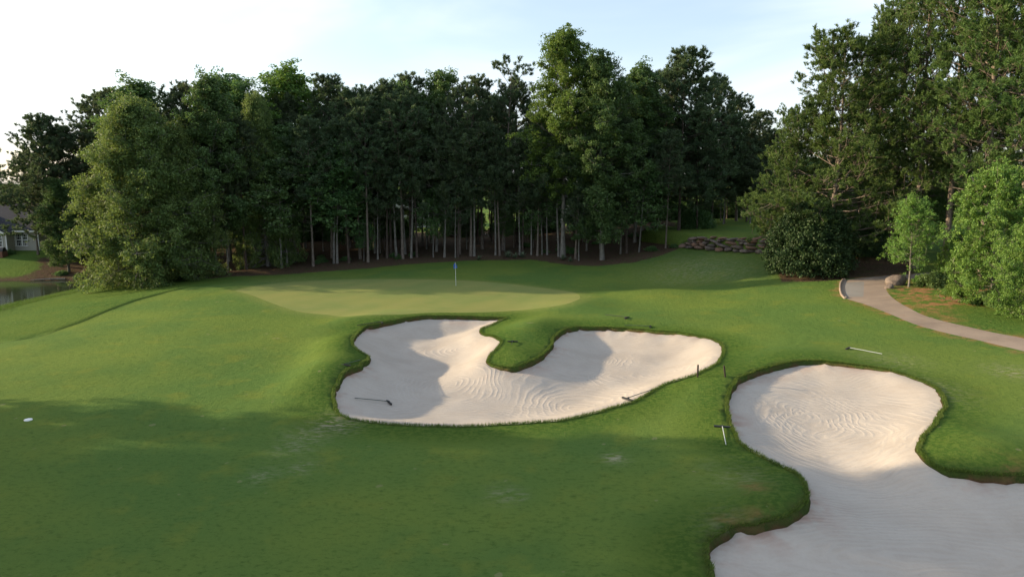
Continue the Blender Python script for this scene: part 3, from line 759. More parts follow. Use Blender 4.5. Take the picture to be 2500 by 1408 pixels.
# woods interior
def interior(n, x0, x1, y0, y1, keys, lab, group, vt0, vt1, seed):
    r = random.Random(seed); done = []
    tries = 0
    while len(done) < n and tries < 4000:
        tries += 1
        x, y = r.uniform(x0, x1), r.uniform(y0, y1)
        if any((x - a) ** 2 + (y - b) ** 2 < 5 for a, b in done): continue
        done.append((x, y))
        k = r.choice(keys); vt = r.uniform(vt0, vt1)
        h = top_h(x, y, vt)
        plant(PT[k], 'pine_tree' if 'pine' in k else 'broadleaf_tree', x, y, min(h, 24) * r.uniform(.9, 1.05), r.random() * 6.28, lab, 'tree', group, r.uniform(1.0, 1.3))
interior(46, -40, 22, 88, 116, ['pine_a', 'pine_b', 'pine_b', 'pine_young', 'pine_c', 'broad_b', 'pine_young'], 'slender dark trunked tree deep inside the woods behind the green', 'trees deep in the woods', 215, 330, 5)
interior(30, -46, 26, 100, 124, ['broad_a', 'gum', 'broad_b'], 'low leafy tree in the deep shade at the back of the woods', 'low trees at the back of the woods', 400, 480, 12)
interior(26, -34, 20, 85, 102, ['sapling', 'sapling', 'pine_young'], 'small leafy sapling in the shade inside the woods', 'saplings in the woods', 430, 545, 6)
interior(30, 26, 78, 104, 124, ['pine_d', 'pine_c', 'broad_a', 'gum'], 'dark tree standing far behind the raised tee', 'trees behind the raised tee', 320, 410, 8)
interior(14, -66, -42, 92, 124, ['broad_a', 'gum', 'pine_d'], 'dark tree added behind the yellow green oak to block low sun', 'sun blocking trees behind the oak', 300, 400, 15)  # dense trees added to block sun reaching into the woods from the left
interior(9, -72, -44, 104, 120, ['pine_c', 'broad_a', 'pine_d'], 'dark tree in the gap behind the house and the lone pine', 'trees behind the house', 330, 430, 9)

# sunlit pines on the right
tp('npine_a', 'pine_tree', 2018, 660, 138, 'sunlit pine with a forked open crown rising behind the dark round bush', 1.22, Y=66, rz=.6)
tp('npine_c', 'pine_tree', 2108, 660, 45, 'taller pine just right of the forked open crown, reddish trunk showing at mid height', .8, Y=74)
tp('npine_b', 'pine_tree', 2168, 660, -60, 'pine whose top is cut by the picture edge, first right of the sky gap', .8, Y=72)
tp('npine_c', 'pine_tree', 2232, 660, -150, 'tall pine above the slim roadside maple', .85, Y=64)
tp('npine_b', 'pine_tree', 2306, 660, -160, 'tall pine with a bare pinkish trunk piece over the bright leafy tree', .95, Y=61)
tp('npine_c', 'pine_tree', 2395, 660, -190, 'tall pine with dense needles above the bright leafy tree', 1.0, Y=56)
tp('npine_b', 'pine_tree', 2478, 660, -200, 'tall pine with dead grey twigs at the right picture edge', 1.05, Y=54)
tp('npine_a', 'pine_tree', 1925, 640, 300, 'lower sunlit pine whose branches reach left over the dark round bush', .9, Y=71)
tp('npine_a', 'pine_tree', 2085, 640, 235, 'sunlit pine filling the gap right of the forked crown', 1.0, Y=76)
tp('npine_a', 'pine_tree', 2360, 640, 120, 'shorter pine behind the bright leafy tree', .9, Y=72)
tp('npine_a', 'pine_tree', 2235, 640, 250, 'shorter bright needled pine behind the slim roadside maple', .85, Y=70)
tp('npine_a', 'pine_tree', 2520, 640, 60, 'pine half outside the right picture edge', .9, Y=60)
tp('gum_near', 'sweetgum_tree', 2415, 768, 450, 'bright green leafy tree reaching the ground right of the cart path', .86, rz=1.0, Y=47)
tp('gum_near', 'sweetgum_tree', 2510, 790, 560, 'bright green leafy tree cut by the right picture edge', .9, Y=42.5, rz=3.1)
tp('gum_near', 'sweetgum_tree', 2325, 735, 580, 'low dark green leafy tree between the slim maple and the bright tree', .85, Y=54, rz=2.0)
tp('maple_near', 'maple_tree', 2219, 700, 505, 'slim young maple with a thin grey trunk beside the path boulder', .95, rz=.5)
x, y = hit(1992, 686)
bush(BH['holly'], 'holly_bush', x + .9, y + 3.6, .3, 1.17, 'large dark round glossy holly bush between the green and the cart path', 'bush')
x, y = xy(2092, 69)
bush(BH['holly'], 'holly_bush', x, y, 2.3, .72, 'shaded dark bush joined to the right of the large holly', 'bush')
for u, v, s, k, lab in [(2330,722,.75,'shrub','small sunlit shrub in the straw bed beside the cart path'),
    (2290,700,1.0,'dark','low dark shrub behind the small sunlit shrub near the path'),
    (2430,745,.9,'dark','dark shrub under the bright leafy tree'),
    (2250,690,.6,'shrub','little shrub at the foot of the slim maple'),
    (1865,572,.9,'weeds','feathery shrub on the raised tee left of the dark holly'),
    (2140,600,1.5,'laurel','dark hedge shrub behind the holly at the end of the green slope'),
    (1700,560,1.0,'laurel','shrub in the shade behind the stone wall, left of the tee'),
    (1590,612,.8,'weeds','weedy low shrub left of the stone wall'),
    (1645,604,.6,'weeds','weedy clump at the left end of the stone wall'),
    (150,672,.9,'weeds','low bush on the far pond bank'),
    (195,678,.8,'weeds','low bush at the far pond bank close to the shaded trunk'),
    (20,608,.9,'weeds','green planting under the house windows')]:
    if v < 575: x, y = xy(u, 92, v) if u < 2000 else xy(u, 88, v)
    elif u == 2140: x, y = xy(u, 80, v)
    elif u == 20: x, y = xy(u, 95, v)
    else: x, y = hit(u, v)
    bush(BH[k], 'shrub', x, y, rnd.random() * 6, s, lab)
for i in range(22):
    x = rnd.uniform(-32, 17); y = 84.5 + rnd.uniform(0, 9)
    bush(BH['weeds'], 'undergrowth_plant', x, y, rnd.random() * 6, rnd.uniform(.4, .85), 'low weedy plant on the pine straw between the trunks of the woods', 'plant', 'weedy plants on the pine straw')
for i in range(18):
    x = rnd.uniform(26, 76); y = rnd.uniform(116, 127)
    bush(BH['laurel'], 'shrub', x, y, rnd.random() * 6, rnd.uniform(1.1, 1.7), 'dark hedge like shrub far behind the raised tee', 'shrub', 'shrubs behind the raised tee')
for i in range(26):
    x = rnd.uniform(-55, 30); y = rnd.uniform(112, 126)
    bush(BH['laurel'], 'shrub', x, y, rnd.random() * 6, rnd.uniform(.9, 1.5), 'dark undergrowth shrub far behind the tree trunks of the woods', 'shrub', 'undergrowth shrubs in the woods')

# trees beyond the left picture edge, whose long shadows lie over the foreground
for i, (x, y, h, k, w) in enumerate([(-47, 27.5, 19, 'broad_a', 1.2), (-52, 23, 21, 'broad_a', 1.2), (-47, 18, 20, 'broad_b', 1.3), (-53, 13, 22, 'broad_a', 1.25), (-46, 8, 20, 'broad_a', 1.3), (-53, 3, 21, 'broad_b', 1.2), (-46, -2, 21, 'broad_a', 1.3), (-60, 19, 23, 'pine_d', 1.1), (-60, 8, 23, 'pine_d', 1.1), (-61, -2, 23, 'pine_d', 1.1), (-55, 26, 20, 'pine_d', .9), (-44, 14, 18, 'broad_a', 1.2), (-44, 3, 19, 'broad_a', 1.2)]):
    plant(PT[k], 'broadleaf_tree' if 'b' in k[:1] else 'pine_tree', x, y + 5.0, h, i * 1.3, 'tree outside the left edge of the view that shades the foreground grass', 'tree', 'trees shading the foreground', w)

# yuccas
def yucca(x, y, s, label, seed):
    rng = np.random.default_rng(seed); g = Geo(); n = 46
    az = rng.random(n) * 6.28; el = rng.uniform(.15, 1.4, n); L = rng.uniform(.5, .8, n) * s
    d = np.c_[np.cos(az) * np.cos(el), np.sin(az) * np.cos(el), np.sin(el)]
    w = np.c_[-np.sin(az), np.cos(az), np.zeros(n)] * .035 * s
    m_ = d * L[:, None] * .55; t = d * L[:, None]; t[:, 2] -= .08 * L
    V = np.stack([-w * .6, w * .6, m_ + w, t, m_ - w], 1).reshape(-1, 3)
    i = np.arange(n)[:, None] * 5
    g.add(V, np.vstack([np.c_[i, i + 1, i + 2, i + 4]])); g.add(V, np.c_[i + 4, i + 2, i + 3])
    o = link('yucca', g.mesh('yucca', M['yucca']), None, (x, y, zg(x, y))); tag(o, label, 'yucca', 'yucca clumps at the woods edge')
for j, (u, v, s, lab) in enumerate([(1240,628,1.5,'leftmost grey green yucca at the woods edge'), (1258,630,1.2,'middle grey green yucca left of the thick trunk'), (1276,628,1.4,'grey green yucca below the thin white stem'), (1374,634,1.3,'grey green yucca at the foot of the thick grey trunk'), (1392,638,1.0,'small yucca right of the foot of the thick grey trunk'), (1170,634,1.0,'faint small yucca right of the flag')]):
    x, y = hit(u, v); yucca(x, y, s, lab, 50 + j)

# ------------------------------------------------------------------ grass fringe round the bunkers and the pond bank
def blades(name, P, n_dir, count, h0, h1, label, seed, mat='grassblade', off=(-.04, .10), lean=.5):
    rng = np.random.default_rng(seed); k = rng.integers(len(P), size=count)
    p = P[k] + (np.roll(P, -1, 0)[k] - P[k]) * rng.random(count)[:, None]
    p = p + n_dir[k] * rng.uniform(*off, count)[:, None]
    z = height(p[:, 0], p[:, 1]) + .02
    h = rng.uniform(h0, h1, count); az = rng.random(count) * 6.28
    t = np.c_[np.cos(az), np.sin(az)] * (h * lean)[:, None] - n_dir[k] * (h * lean * .8)[:, None]
    w = np.c_[-np.sin(az), np.cos(az)] * .011
    B = np.c_[p, z]; V = np.stack([B - np.c_[w, w[:, :1] * 0], B + np.c_[w, w[:, :1] * 0], B + np.c_[t, h]], 1).reshape(-1, 3)
    o = link(name, mesh_np(name, V, [np.arange(3 * count).reshape(-1, 3)], M[mat])); tag(o, label, 'grass', None, 'stuff')
for poly, cnt, sd, lab in ((B1, 22000, 1, 'ragged grass blades hanging over the rim of the two lobed bunker'), (B2, 22000, 2, 'ragged grass blades hanging over the rim of the large right bunker')):
    blades('rim_grass', poly, offset(poly, 0)[1], cnt, .04, .13, lab, sd, off=(-.05, .12))
sh = np.array([(-49.2, 50), (-49, 58), (-49, 66), (-49.5, 74), (-49.0, 81), (-46.5, 83)]); sh = resample(smooth_loop(sh, 3)[:-3], .5, False)
blades('bank_grass', sh, np.tile([[1., 0]], (len(sh), 1)), 26000, .12, .38, 'taller weedy grass along the near edge of the pond', 4, off=(-.1, 2.6))
# ------------------------------------------------------------------ small made things
def bmbox(V, F, x0, x1, y0, y1, z0, z1, R=None, o=(0, 0, 0)):
    s = len(V)
    for z in (z0, z1):
        for x, y in ((x0, y0), (x1, y0), (x1, y1), (x0, y1)):
            p = Vector((x, y, z))
            if R: p = R @ p
            V.append((p.x + o[0], p.y + o[1], p.z + o[2]))
    F += [(s + 3, s + 2, s + 1, s), (s + 4, s + 5, s + 6, s + 7)] + [(s + i, s + (i + 1) % 4, s + 4 + (i + 1) % 4, s + 4 + i) for i in range(4)]
def pymesh(name, V, F, mat, parent=None, loc=None, smooth=False):
    me = bpy.data.meshes.new(name); me.from_pydata([tuple(v) for v in V], [], F); me.materials.append(mat); me.update()
    if smooth: me.polygons.foreach_set('use_smooth', [True] * len(me.polygons))
    return link(name, me, parent, loc)
M['black'] = mat_plain('black_plastic', (.018, .02, .022), .5); M['rake_green'] = mat_plain('green_fibreglass', (.05, .075, .06), .5)
M['alu'] = mat_plain('pale_aluminium', (.50, .54, .52), .4, .3); M['white'] = mat_plain('white_paint', (.72, .72, .70), .5, 0, .15)
M['blue'] = mat_plain('blue_cloth', (.035, .13, .52), .8, 0, .2, 3); M['wood'] = mat_plain('dark_wood', (.05, .035, .025), .8)

def hit_sand(u, v):
    x, y = hit(u, v); dx, dy, dz = ray(u, v)
    for _ in range(6):
        t = (zsand(x, y) - CAMZ) / dz; x, y = dx * t, dy * t
    return x, y
def rake(u0, v0, u1, v1, label, handle='rake_green', on_sand=False, L=1.75):
    """head at the first photo point, handle running to the second"""
    hf = hit_sand if on_sand else hit
    a = np.array(hf(u0, v0)); b = np.array(hf(u1, v1)); d = b - a; d = d / (np.hypot(*d) + 1e-9)
    zf = zsand if on_sand else zg
    za = zf(*a) + .05; e2 = a + d * L; zb = zf(*e2) + .05
    t = empty('bunker_rake', (a[0], a[1], za), math.atan2(d[1], d[0]), label, 'rake', 'bunker rakes')
    pit = math.atan2(zb - za, L)
    R = Matrix.Rotation(-pit, 3, 'Y')
    V, F = [], []; bmbox(V, F, -.045, .045, -.32, .32, -.02, .035, R)
    bmbox(V, F, -.02, .10, -.035, .035, .03, .07, R)
    for i in range(14):
        y = -.30 + i * .046; bmbox(V, F, -.03, -.012, y, y + .016, -.07, -.019, R)
    pymesh('head', V, F, M['black'], t)
    g = Geo(); tube(g, np.array([R @ Vector((.05, 0, .05)), R @ Vector((L * .5, 0, .045)), R @ Vector((L, 0, .03))]), [.02, .018, .018], 8)
    o = link('handle', g.mesh('handle', M[handle], True), t)
rake(950, 984, 880, 977, 'rake lying on the sand in the lower left of the two lobed bunker', 'rake_green', True)
rake(842, 893, 898, 877, 'rake on the grass point at the left waist of the bunker', 'rake_green')
rake(930, 788, 888, 794, 'dark rake along the grassy lip at the upper left of the bunker', 'black')
rake(1252, 835, 1245, 852, 'rake on the grass tongue between the two bunker lobes', 'black', L=1.2)
rake(1588, 799, 1560, 798, 'rake on the grass above the right bunker lobe', 'rake_green')
rake(1532, 976, 1600, 951, 'rake mostly hidden, head showing on sand at the lower right edge of the bunker', 'rake_green')
rake(1763, 1044, 1771, 1084, 'rake with a pale handle on the grass left of the large right bunker', 'alu')
rake(2070, 852, 2160, 868, 'rake with a long pale handle on the grass above the large right bunker', 'alu')
rake(1530, 777, 1512, 774, 'farthest rake on the grass, behind the right bunker lobe', 'black')
# the flag and the cup
x, y = hit(1113, 698); z = zg(x, y)
k = np.argmin((gx - x) ** 2 + (gy - y) ** 2); z = float(ZZ[k])
t = empty('golf_flag', (x, y, z), 0, 'blue flag on a thin white pole standing in the green', 'flag')
g = Geo(); tube(g, np.array([[0, 0, -.1], [-.01, 0, 1.1], [-.03, 0, 2.25]]), [.020, .018, .016], 8); link('pole', g.mesh('pole', M['white'], True), t)
V, F = [], []
for i in range(9):
    f = i / 8
    for j, zz in enumerate((2.22 - f * .10, 1.72 - f * .02 + .0)):
        V.append((-.03 - f * .17 * (1 if j == 0 else .8) + .02 * math.sin(f * 9), .07 * math.sin(f * 6 + j), zz - f * .14))
for i in range(8): F.append((i * 2, i * 2 + 1, i * 2 + 3, i * 2 + 2))
V += [(.03 + .12 * f, .04 * math.sin(6 * f), zz) for f, zz in ((0, 2.1), (.5, 1.95), (1, 1.72), (.4, 1.66), (0, 1.70))]; F.append((18, 19, 20, 21, 22))
fl = pymesh('flag', V, F, M['blue'], t); md = fl.modifiers.new('thick', 'SOLIDIFY'); md.thickness = .006
V, F = [], []; n = 16
for i in range(n):
    a = i * 2 * PI / n; V += [(.054 * math.cos(a), .054 * math.sin(a), .012), (.054 * math.cos(a), .054 * math.sin(a), -.1), (.064 * math.cos(a), .064 * math.sin(a), .012)]
for i in range(n):
    j = (i + 1) % n; F += [(i * 3, j * 3, j * 3 + 1, i * 3 + 1), (i * 3 + 2, j * 3 + 2, j * 3, i * 3)]
pymesh('cup', V, F, M['white'], t)
# marker posts
for u, v, u2, lab in ((1703, 920, 1703, 'upright dark wooden marker post at the right edge of the two lobed bunker'), (1771, 922, 1768, 'leaning dark marker post on the grass neck between the bunkers')):
    x, y = hit(u, v); zz = zg(x, y)
    V, F = [], []; R = Matrix.Rotation(math.radians(-9 if u2 != u else 0), 3, 'Y')
    bmbox(V, F, -.035, .035, -.035, .035, -.2, .60, R); bmbox(V, F, -.029, .029, -.029, .029, .60, .63, R)
    tag(pymesh('marker_post', V, F, M['wood'], None, (x, y, zz)), lab, 'post', 'marker posts by the bunkers')
# white yardage disc sunk in the fairway
x, y = hit(69, 1025); g = Geo()
n = 24; a = np.arange(n) * 2 * PI / n
V = np.vstack([np.c_[.16 * np.cos(a), .16 * np.sin(a), np.full(n, .03)], np.c_[.14 * np.cos(a), .14 * np.sin(a), np.full(n, .045)], np.c_[.16 * np.cos(a), .16 * np.sin(a), np.full(n, -.05)], [[0, 0, .045]]])
i = np.arange(n); j = (i + 1) % n
g.add(V, np.vstack([np.c_[i, j, j + n, i + n], np.c_[i + 2 * n, j + 2 * n, j, i]])); g.add(V, np.c_[i + n, j + n, np.full(n, 3 * n)])
tag(link('yardage_marker', g.mesh('yardage_marker', M['white']), None, (x, y, zg(x, y))), 'small white disc set in the fairway at the lower left', 'marker')

# kerb
def mat_stone():
    m = NT('fieldstone'); P = m.obj()
    isl = m.n('NewGeometry').outputs['Random Per Island']
    c = m.mix(m.ramp(m.noise(P, 2.4, 5, .65), .35, .65), (.105, .085, .075), (.20, .165, .14))
    c = m.mix(m.ramp(isl, .55, 1.0), c, m.mix(m.noise(P, 3, 3), (.19, .105, .07), (.27, .16, .11)))
    c = m.mix(m.math('MULTIPLY', m.ramp(m.noise(P, 1.2, 5, .7), .55, .7), .6), c, (.06, .065, .045))
    m.bsdf(c, .9, m.bump(m.noise(P, 6, 6, .7), .9, .06), .2); return m.m
M['stone'] = mat_stone()
KP = np.array([hit(u, v) for u, v in [(2066,727),(2056,722),(2052,712),(2051,700),(2054,689),(2062,684)]]); KP = resample(smooth_loop(KP, 5)[:26], .25, False)
g = Geo(); zt = height(KP[:, 0], KP[:, 1]); tt = np.gradient(KP, axis=0); tt /= np.hypot(*tt.T)[:, None]; nn = np.c_[tt[:, 1], -tt[:, 0]]
prof = [(-.08, -.1), (-.075, .10), (-.05, .125), (.05, .125), (.075, .10), (.08, -.1)]
V = np.stack([np.c_[KP + nn * a_, zt + b_] for a_, b_ in prof], 1); k, q = V.shape[:2]
i = np.arange(k - 1)[:, None] * q; j = np.arange(q - 1)[None]
g.add(V.reshape(-1, 3), np.stack([i + j, i + j + 1, i + q + j + 1, i + q + j], -1).reshape(-1, 4))
g.add(V[0], [[0, 1, 2, 3]]); g.add(V[-1], [[3, 2, 1, 0]]); g.add(V[0], [[0, 3, 4, 5]]); g.add(V[-1], [[5, 4, 3, 0]])
tag(link('kerb', g.mesh('kerb', M['concrete'])), 'short curved concrete kerb at the pull off of the cart path', None, None, 'structure')

def stone(g, c, r, rng, n=7):
    """an irregular boulder"""
    U = []
    for i in range(n + 1):
        th = PI * i / n
        for k in range(10):
            a = 2 * PI * k / 10; U.append((math.sin(th) * math.cos(a), math.sin(th) * math.sin(a), math.cos(th)))
    U = np.array(U); p = 3.2
    U /= (np.abs(U) ** p).sum(1)[:, None] ** (1 / p)
    for _ in range(5):
        d = unit(rng, 1)[0]; s = U @ d; U -= d * (np.clip(s - rng.uniform(.55, .8), 0, 1) * .8)[:, None]
    nz = rng.normal(0, .035, (len(U), 3)); nz[:10] = nz[0]; nz[-10:] = nz[-1]
    U = (U + nz) * np.array(r)
    a = rng.normal(0, .12); ca, sa = math.cos(a), math.sin(a)
    U = np.c_[U[:, 0] * ca - U[:, 2] * sa, U[:, 1], U[:, 0] * sa + U[:, 2] * ca] + c
    i = np.arange(n)[:, None] * 10; j = np.arange(10)[None]; j2 = (j + 1) % 10
    g.add(U, np.stack([i + j, i + 10 + j, i + 10 + j2, i + j2], -1).reshape(-1, 4))
# dry stone retaining wall under the tee
wl = np.array([hit(u, v) for u, v in [(1655,602),(1690,607),(1730,611),(1780,614),(1830,617),(1890,619),(1950,620),(2010,620)]])
WL = resample(wl, .12, False); rng = np.random.default_rng(9)
g = Geo(); Ls = len(WL) * .12
s = 0; heights = lambda f: 1.30 * sstep(0, .22, f) + .25
for course, (zc, hh) in enumerate([(.18, .24), (.55, .20), (.88, .18), (1.20, .17), (1.46, .14)]):
    s = rng.uniform(-.3, .2)
    while s < Ls:
        w = rng.uniform(.40, 1.05); f = np.clip((s + w) / Ls, 0, 1)
        if zc < heights(f) + .1:
            k = int(np.clip((s + w) / .12, 0, len(WL) - 1)); x, y = WL[k]
            stone(g, np.array([x, y + .12 * course + rng.normal(0, .05), zg(x, y) + zc + rng.normal(0, .04)]), (w * .98, .42, hh * rng.uniform(.85, 1.15)), rng)
        s += w * 1.9
tag(link('stone_wall', g.mesh('stone_wall', M['stone'], True)), 'low dry stone retaining wall of brown boulders below the raised tee', 'stone wall')
# raised tee: turf fill behind the wall
tee = np.vstack([WL + np.array([0, .45]), [(34, 84), (40, 100), (22, 100), (16.5, 88)]])
tc = tee.mean(0); TN = 10
V, F = [], []; TZ = 4.05
m_ = len(tee)
topz = np.array([min(TZ, zg(*p) + float(heights(np.clip(i / len(WL), 0, 1))) + .12) if i < len(WL) else TZ + .1 for i, p in enumerate(tee)])
for q in range(TN + 1):
    f = q / TN
    for (p, tz_) in zip(tee, topz):
        P = p + (tc - p) * f
        V.append((P[0], P[1], tz_ + (4.25 - tz_) * sstep(0, .55, f) + .0))
V += [(p[0], p[1], zg(*p) - .4) for p in tee]
for q in range(TN):
    for i in range(m_):
        j = (i + 1) % m_; F.append((q * m_ + i, q * m_ + j, (q + 1) * m_ + j, (q + 1) * m_ + i))
for i in range(m_):
    j = (i + 1) % m_; F.append(((TN + 1) * m_ + i, (TN + 1) * m_ + j, j, i))
o = pymesh('tee_mound', V, F, M['turf'], None, None, True); tag(o, 'raised grass tee above the stone retaining wall', None, None, 'structure')
# boulders by the path
for j, (u, v, r, lab) in enumerate([(2192,695,(.95,.6,.55),'grey boulder beside the slim maple at the bend of the cart path'), (2172,703,(.4,.4,.25),'small pale stone at the inner edge of the path bend')]):
    x, y = hit(u, v); g = Geo(); stone(g, np.zeros(3), r, np.random.default_rng(70 + j), 9)
    tag(link('boulder', g.mesh('boulder', M['stone'], True), None, (x, y, zg(x, y) + r[2] * .45)), lab, 'boulder')
# driftwood log on the far shore
a_, b_ = hit(75, 685), hit(160, 681); g = Geo()
tube(g, np.array([[a_[0], a_[1], WATERZ + .12], [(a_[0] + b_[0]) / 2, (a_[1] + b_[1]) / 2 + .1, WATERZ + .18], [b_[0], b_[1], WATERZ + .15]]), [.05, .09, .11], 7)
tag(link('driftwood_log', g.mesh('driftwood_log', M['bark_grey'], True)), 'thin pale log lying on the far shore of the pond', 'log')

# ------------------------------------------------------------------ houses
M['siding'] = None
def mat_siding(name, col):
    m = NT(name); P = m.obj()
    z = m.n('SeparateXYZ', {0: P}).outputs[2]
    lap = m.math('FRACT', m.math('MULTIPLY', z, 6.5))
    c = m.mix(m.math('MULTIPLY', m.noise(P, 3, 4, .7), .35), col, tuple(q * .6 for q in col))
    m.bsdf(c, .7, m.bump(lap, .5, .02), .3); return m.m
M['siding'] = mat_siding('greige_siding', (.37, .355, .30)); M['siding_white'] = mat_siding('white_siding', (.50, .50, .48))
def mat_roof():
    m = NT('shingles'); P = m.obj()
    b = m.n('TexBrick', {'Vector': m.mapping(P, (1, 1.2, 1.2)), 'Scale': 3.0, 'Color1': (.022, .027, .038, 1), 'Color2': (.036, .041, .052, 1), 'Mortar': (.025, .025, .028, 1), 'Mortar Size': .02}).outputs[0]
    c = m.mix(m.math('MULTIPLY', m.noise(P, 5, 4, .7), .5), b, (.045, .045, .05)); m.bsdf(c, .9, None, .2); return m.m
M['roof'] = mat_roof()
M['trim'] = mat_plain('white_trim', (.66, .66, .63), .5, 0, .1)
def mat_glass():
    m = NT('window_glass'); m.bsdf((.012, .016, .02), .06, None, .6); return m.m
M['glass'] = mat_glass(); M['brick'] = mat_plain('red_brick', (.20, .09, .06), .9, 0, .6, 14)
def house(name, x0, x1, y, depth, z0, eave, ridge, wins, siding, label, gable=False, muntin=True, sill=.6, wh=1.75):
    t = empty(name, ((x0 + x1) / 2, y, z0), 0, label, 'house'); W = (x1 - x0) / 2; e_ = eave; r_ = ridge
    V, F = [], []
    if not gable:
        V = [(-W, 0, -1.5), (W, 0, -1.5), (W, depth, -1.5), (-W, depth, -1.5), (-W, 0, e_), (W, 0, e_), (W, depth, e_), (-W, depth, e_), (-W, depth / 2, r_ - .1), (W, depth / 2, r_ - .1)]
        F = [(0, 1, 5, 4), (2, 3, 7, 6), (1, 2, 6, 9, 5), (3, 0, 4, 8, 7)]
        RV = [(-W - .4, -.5, e_ - .12), (W + .4, -.5, e_ - .12), (W + .4, depth / 2, r_), (-W - .4, depth / 2, r_), (W + .4, depth + .5, e_ - .12), (-W - .4, depth + .5, e_ - .12)]
    else:
        V = [(-W, 0, -1.5), (W, 0, -1.5), (W, depth, -1.5), (-W, depth, -1.5), (-W, 0, e_), (W, 0, e_), (W, depth, e_), (-W, depth, e_), (0, 0, r_ - .1), (0, depth, r_ - .1)]
        F = [(0, 1, 5, 8, 4), (2, 3, 7, 9, 6), (1, 2, 6, 5), (3, 0, 4, 7)]
        RV = [(-W - .4, -.4, e_ - .2), (-W - .4, depth, e_ - .2), (0, depth, r_), (0, -.4, r_), (W + .4, depth, e_ - .2), (W + .4, -.4, e_ - .2)]
    pymesh('wall', V, F, M[siding], t)
    RF = [(0, 1, 2, 3), (3, 2, 4, 5)] if not gable else [(1, 0, 3, 2), (2, 3, 5, 4)]
    ro = pymesh('roof', RV, RF, M['roof'], t); md = ro.modifiers.new('s', 'SOLIDIFY'); md.thickness = .16; md.offset = 1
    V, F = [], []
    if not gable:
        bmbox(V, F, -W - .42, W + .42, -.58, -.46, e_ - .30, e_ - .08)
    else:
        for sg in (-1, 1):
            L = math.hypot(W + .4, r_ - e_ + .2); an = math.atan2(r_ - e_ + .2, W + .4)
            R = Matrix.Rotation(-an * -sg * -1, 3, 'Y') if sg > 0 else Matrix.Rotation(-an, 3, 'Y')
            R = Matrix.Rotation(an if sg > 0 else -an, 3, 'Y')
            bmbox(V, F, (0 if sg > 0 else -L), (L if sg > 0 else 0), -.46, -.41, -.28, -.02, R, (0, 0, r_))
    bmbox(V, F, W - .12, W + .03, -.03, .1, -1.5, e_ - .32); bmbox(V, F, -W - .03, -W + .12, -.03, .1, -1.5, e_ - .32)
    pymesh('eave_trim', V, F, M['trim'], t)
    for wx, ww in wins:
        V, F = [], []
        for a0, a1, b0, b1 in ((wx, wx + .09, sill, sill + wh), (wx + ww - .09, wx + ww, sill, sill + wh), (wx + .09, wx + ww - .09, sill, sill + .09), (wx + .09, wx + ww - .09, sill + wh - .09, sill + wh), (wx + .09, wx + ww - .09, sill + wh / 2 - .04, sill + wh / 2 + .04)):
            bmbox(V, F, a0, a1, -.07, .02, b0, b1)
        if muntin:
            for q in (1, 2): bmbox(V, F, wx + ww * q / 3 - .015, wx + ww * q / 3 + .015, -.045, .0, sill + .09, sill + wh - .09)
            for q in (1, 3): bmbox(V, F, wx + .09, wx + ww - .09, -.043, .0, sill + wh * q / 4 - .015, sill + wh * q / 4 + .015)
        w_ = pymesh('window', V, F, M['trim'], t)
        V, F = [], []; bmbox(V, F, wx + .08, wx + ww - .08, -.03, -.01, sill + .08, sill + wh - .08); pymesh('pane', V, F, M['glass'], w_)
    return t
def wx_(u, Y, cx): return xy(u, Y, 590)[0] - cx
HY = 97.0; hx0, hx1 = -86.0, -66.4
cx = (hx0 + hx1) / 2; hz = zg(-69, HY)
wins = [(wx_(u, HY, cx), .82) for u in (24.5, 40, 55)] + [(q, .82) for q in (-8.6, -7.5, -5.0, -3.9)]
h1 = house('house', hx0, hx1, HY, 9, hz, 2.9, 6.3, wins, 'siding', 'greige house with a dark roof and white windows across the pond at the left edge')
V, F = [], []; gx_ = wx_(-12, HY, cx)
hb = house('house', xy(-110, HY - 1.6, 590)[0], xy(16, HY - 1.6, 590)[0], HY - 1.6, 6, hz, 2.65, 4.6, [(1.35, .75), (2.3, .75), (-3, .75)], 'siding', '', True)
# the gabled bay belongs to the house
for ch in [o for o in bpy.data.objects if o.parent == hb]:
    ch.parent = h1; ch.location = (hb.location.x - cx, -1.6, 0)
bpy.data.objects.remove(hb)
x, y = xy(1, 93.5, 600); V, F = [], []
bmbox(V, F, -.75, .5, -.5, .5, -.6, .75); t = empty('brick_grill', (x, y, zg(x, y)), 0, 'brick grill with a black hood in front of the house at the left edge', 'grill'); pymesh('base', V, F, M['brick'], t)
V, F = [], []; n = 8
for i in range(n + 1):
    a = PI * i / n
    V += [(-.72 + 0, .42 * math.cos(a), .76 + .55 * math.sin(a)), (.5, .42 * math.cos(a), .76 + .55 * math.sin(a))]
for i in range(n): F.append((i * 2, i * 2 + 1, i * 2 + 3, i * 2 + 2))
F += [tuple(range(0, 2 * n + 2, 2)), tuple(range(2 * n + 1, 0, -2))]
pymesh('hood', V, F, M['black'], t)
# houses glimpsed through the woods
for x, y, w, g_, lab in [(-52, 134, 13, True, 'pale house glimpsed between trunks at the left of the woods'), (-20, 140, 12, True, 'small white house glimpsed behind the woods left of the flag'), (14, 138, 13, False, 'pale house glimpsed behind the thick trunk')]:
    house('house', x - w / 2, x + w / 2, y, 9, zg(x, y) - .3, 4.4, 7.4, [(-w / 2 + 1.2, 1.1), (-.6, 1.1), (w / 2 - 2.4, 1.1)], 'siding_white', lab, g_, False, 1.0, 1.6)

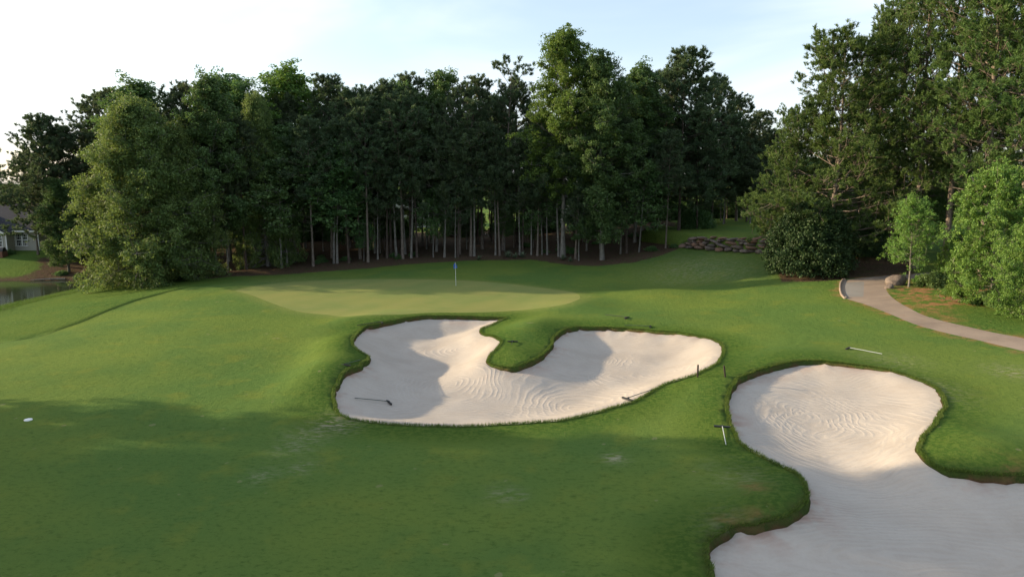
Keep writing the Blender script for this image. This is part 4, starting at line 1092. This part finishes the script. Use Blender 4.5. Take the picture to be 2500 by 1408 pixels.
# ------------------------------------------------------------------ sky, sun, camera
sc = bpy.context.scene
w = bpy.data.worlds.new('World'); sc.world = w; w.use_nodes = True; nt = w.node_tree; nt.nodes.clear()
def wn(ty, **kw):
    n_ = nt.nodes.new('ShaderNode' + ty)
    for k_, v_ in kw.items(): setattr(n_, k_, v_)
    return n_
L_ = nt.links.new
sky = wn('TexSky', sky_type='NISHITA', sun_disc=False, sun_elevation=math.radians(SUN_EL), sun_rotation=math.radians(SUN_AZ), air_density=1.0, dust_density=1.6, ozone_density=1.2)
tc_ = wn('TexCoord')
mp = wn('Mapping'); L_(tc_.outputs['Generated'], mp.inputs[0]); mp.inputs['Scale'].default_value = (1.0, 1.5, 5.0); mp.inputs['Rotation'].default_value = (0, -.42, 0); mp.inputs['Location'].default_value = (.3, .2, .9)
ns = wn('TexNoise'); L_(mp.outputs[0], ns.inputs['Vector']); ns.inputs['Scale'].default_value = 1.5; ns.inputs['Detail'].default_value = 5; ns.inputs['Roughness'].default_value = .5; ns.inputs['Distortion'].default_value = .5
mr = wn('MapRange', interpolation_type='SMOOTHSTEP'); L_(ns.outputs[0], mr.inputs[0]); mr.inputs[1].default_value = .38; mr.inputs[2].default_value = .70; mr.inputs[3].default_value = .22; mr.inputs[4].default_value = .88
mx = wn('Mix', data_type='RGBA'); L_(mr.outputs[0], mx.inputs[0]); L_(sky.outputs[0], mx.inputs[6]); mx.inputs[7].default_value = (4.2, 4.5, 5.0, 1)
bg = wn('Background'); L_(mx.outputs[2], bg.inputs[0]); bg.inputs[1].default_value = .142
ow = wn('OutputWorld'); L_(bg.outputs[0], ow.inputs[0])

sun = bpy.data.lights.new('sun', 'SUN'); sun.energy = 4.7; sun.angle = math.radians(.53); sun.color = (1, .79, .52)
so = bpy.data.objects.new('sun', sun); C.objects.link(so)
az, el = math.radians(SUN_AZ), math.radians(SUN_EL)
sd = Vector((math.sin(az) * math.cos(el), math.cos(az) * math.cos(el), math.sin(el)))   # towards the sun
so.rotation_euler = sd.to_track_quat('Z', 'Y').to_euler(); so.location = sd * 200
cam = bpy.data.cameras.new('camera'); cam.sensor_width = 36; cam.lens = 36 * FPX / 2500; cam.clip_end = 3000; cam.clip_start = .1
co = bpy.data.objects.new('camera', cam); C.objects.link(co); co.location = (0, 0, CAMZ); co.rotation_euler = (math.radians(90) - PITCH, 0, 0); sc.camera = co
sc.view_settings.view_transform = 'Standard'; sc.view_settings.look = 'None'; sc.view_settings.gamma = 1; sc.view_settings.exposure = 1.0
sc.cycles.max_bounces = 5; sc.cycles.diffuse_bounces = 3; sc.cycles.transmission_bounces = 3; sc.cycles.use_adaptive_sampling = True
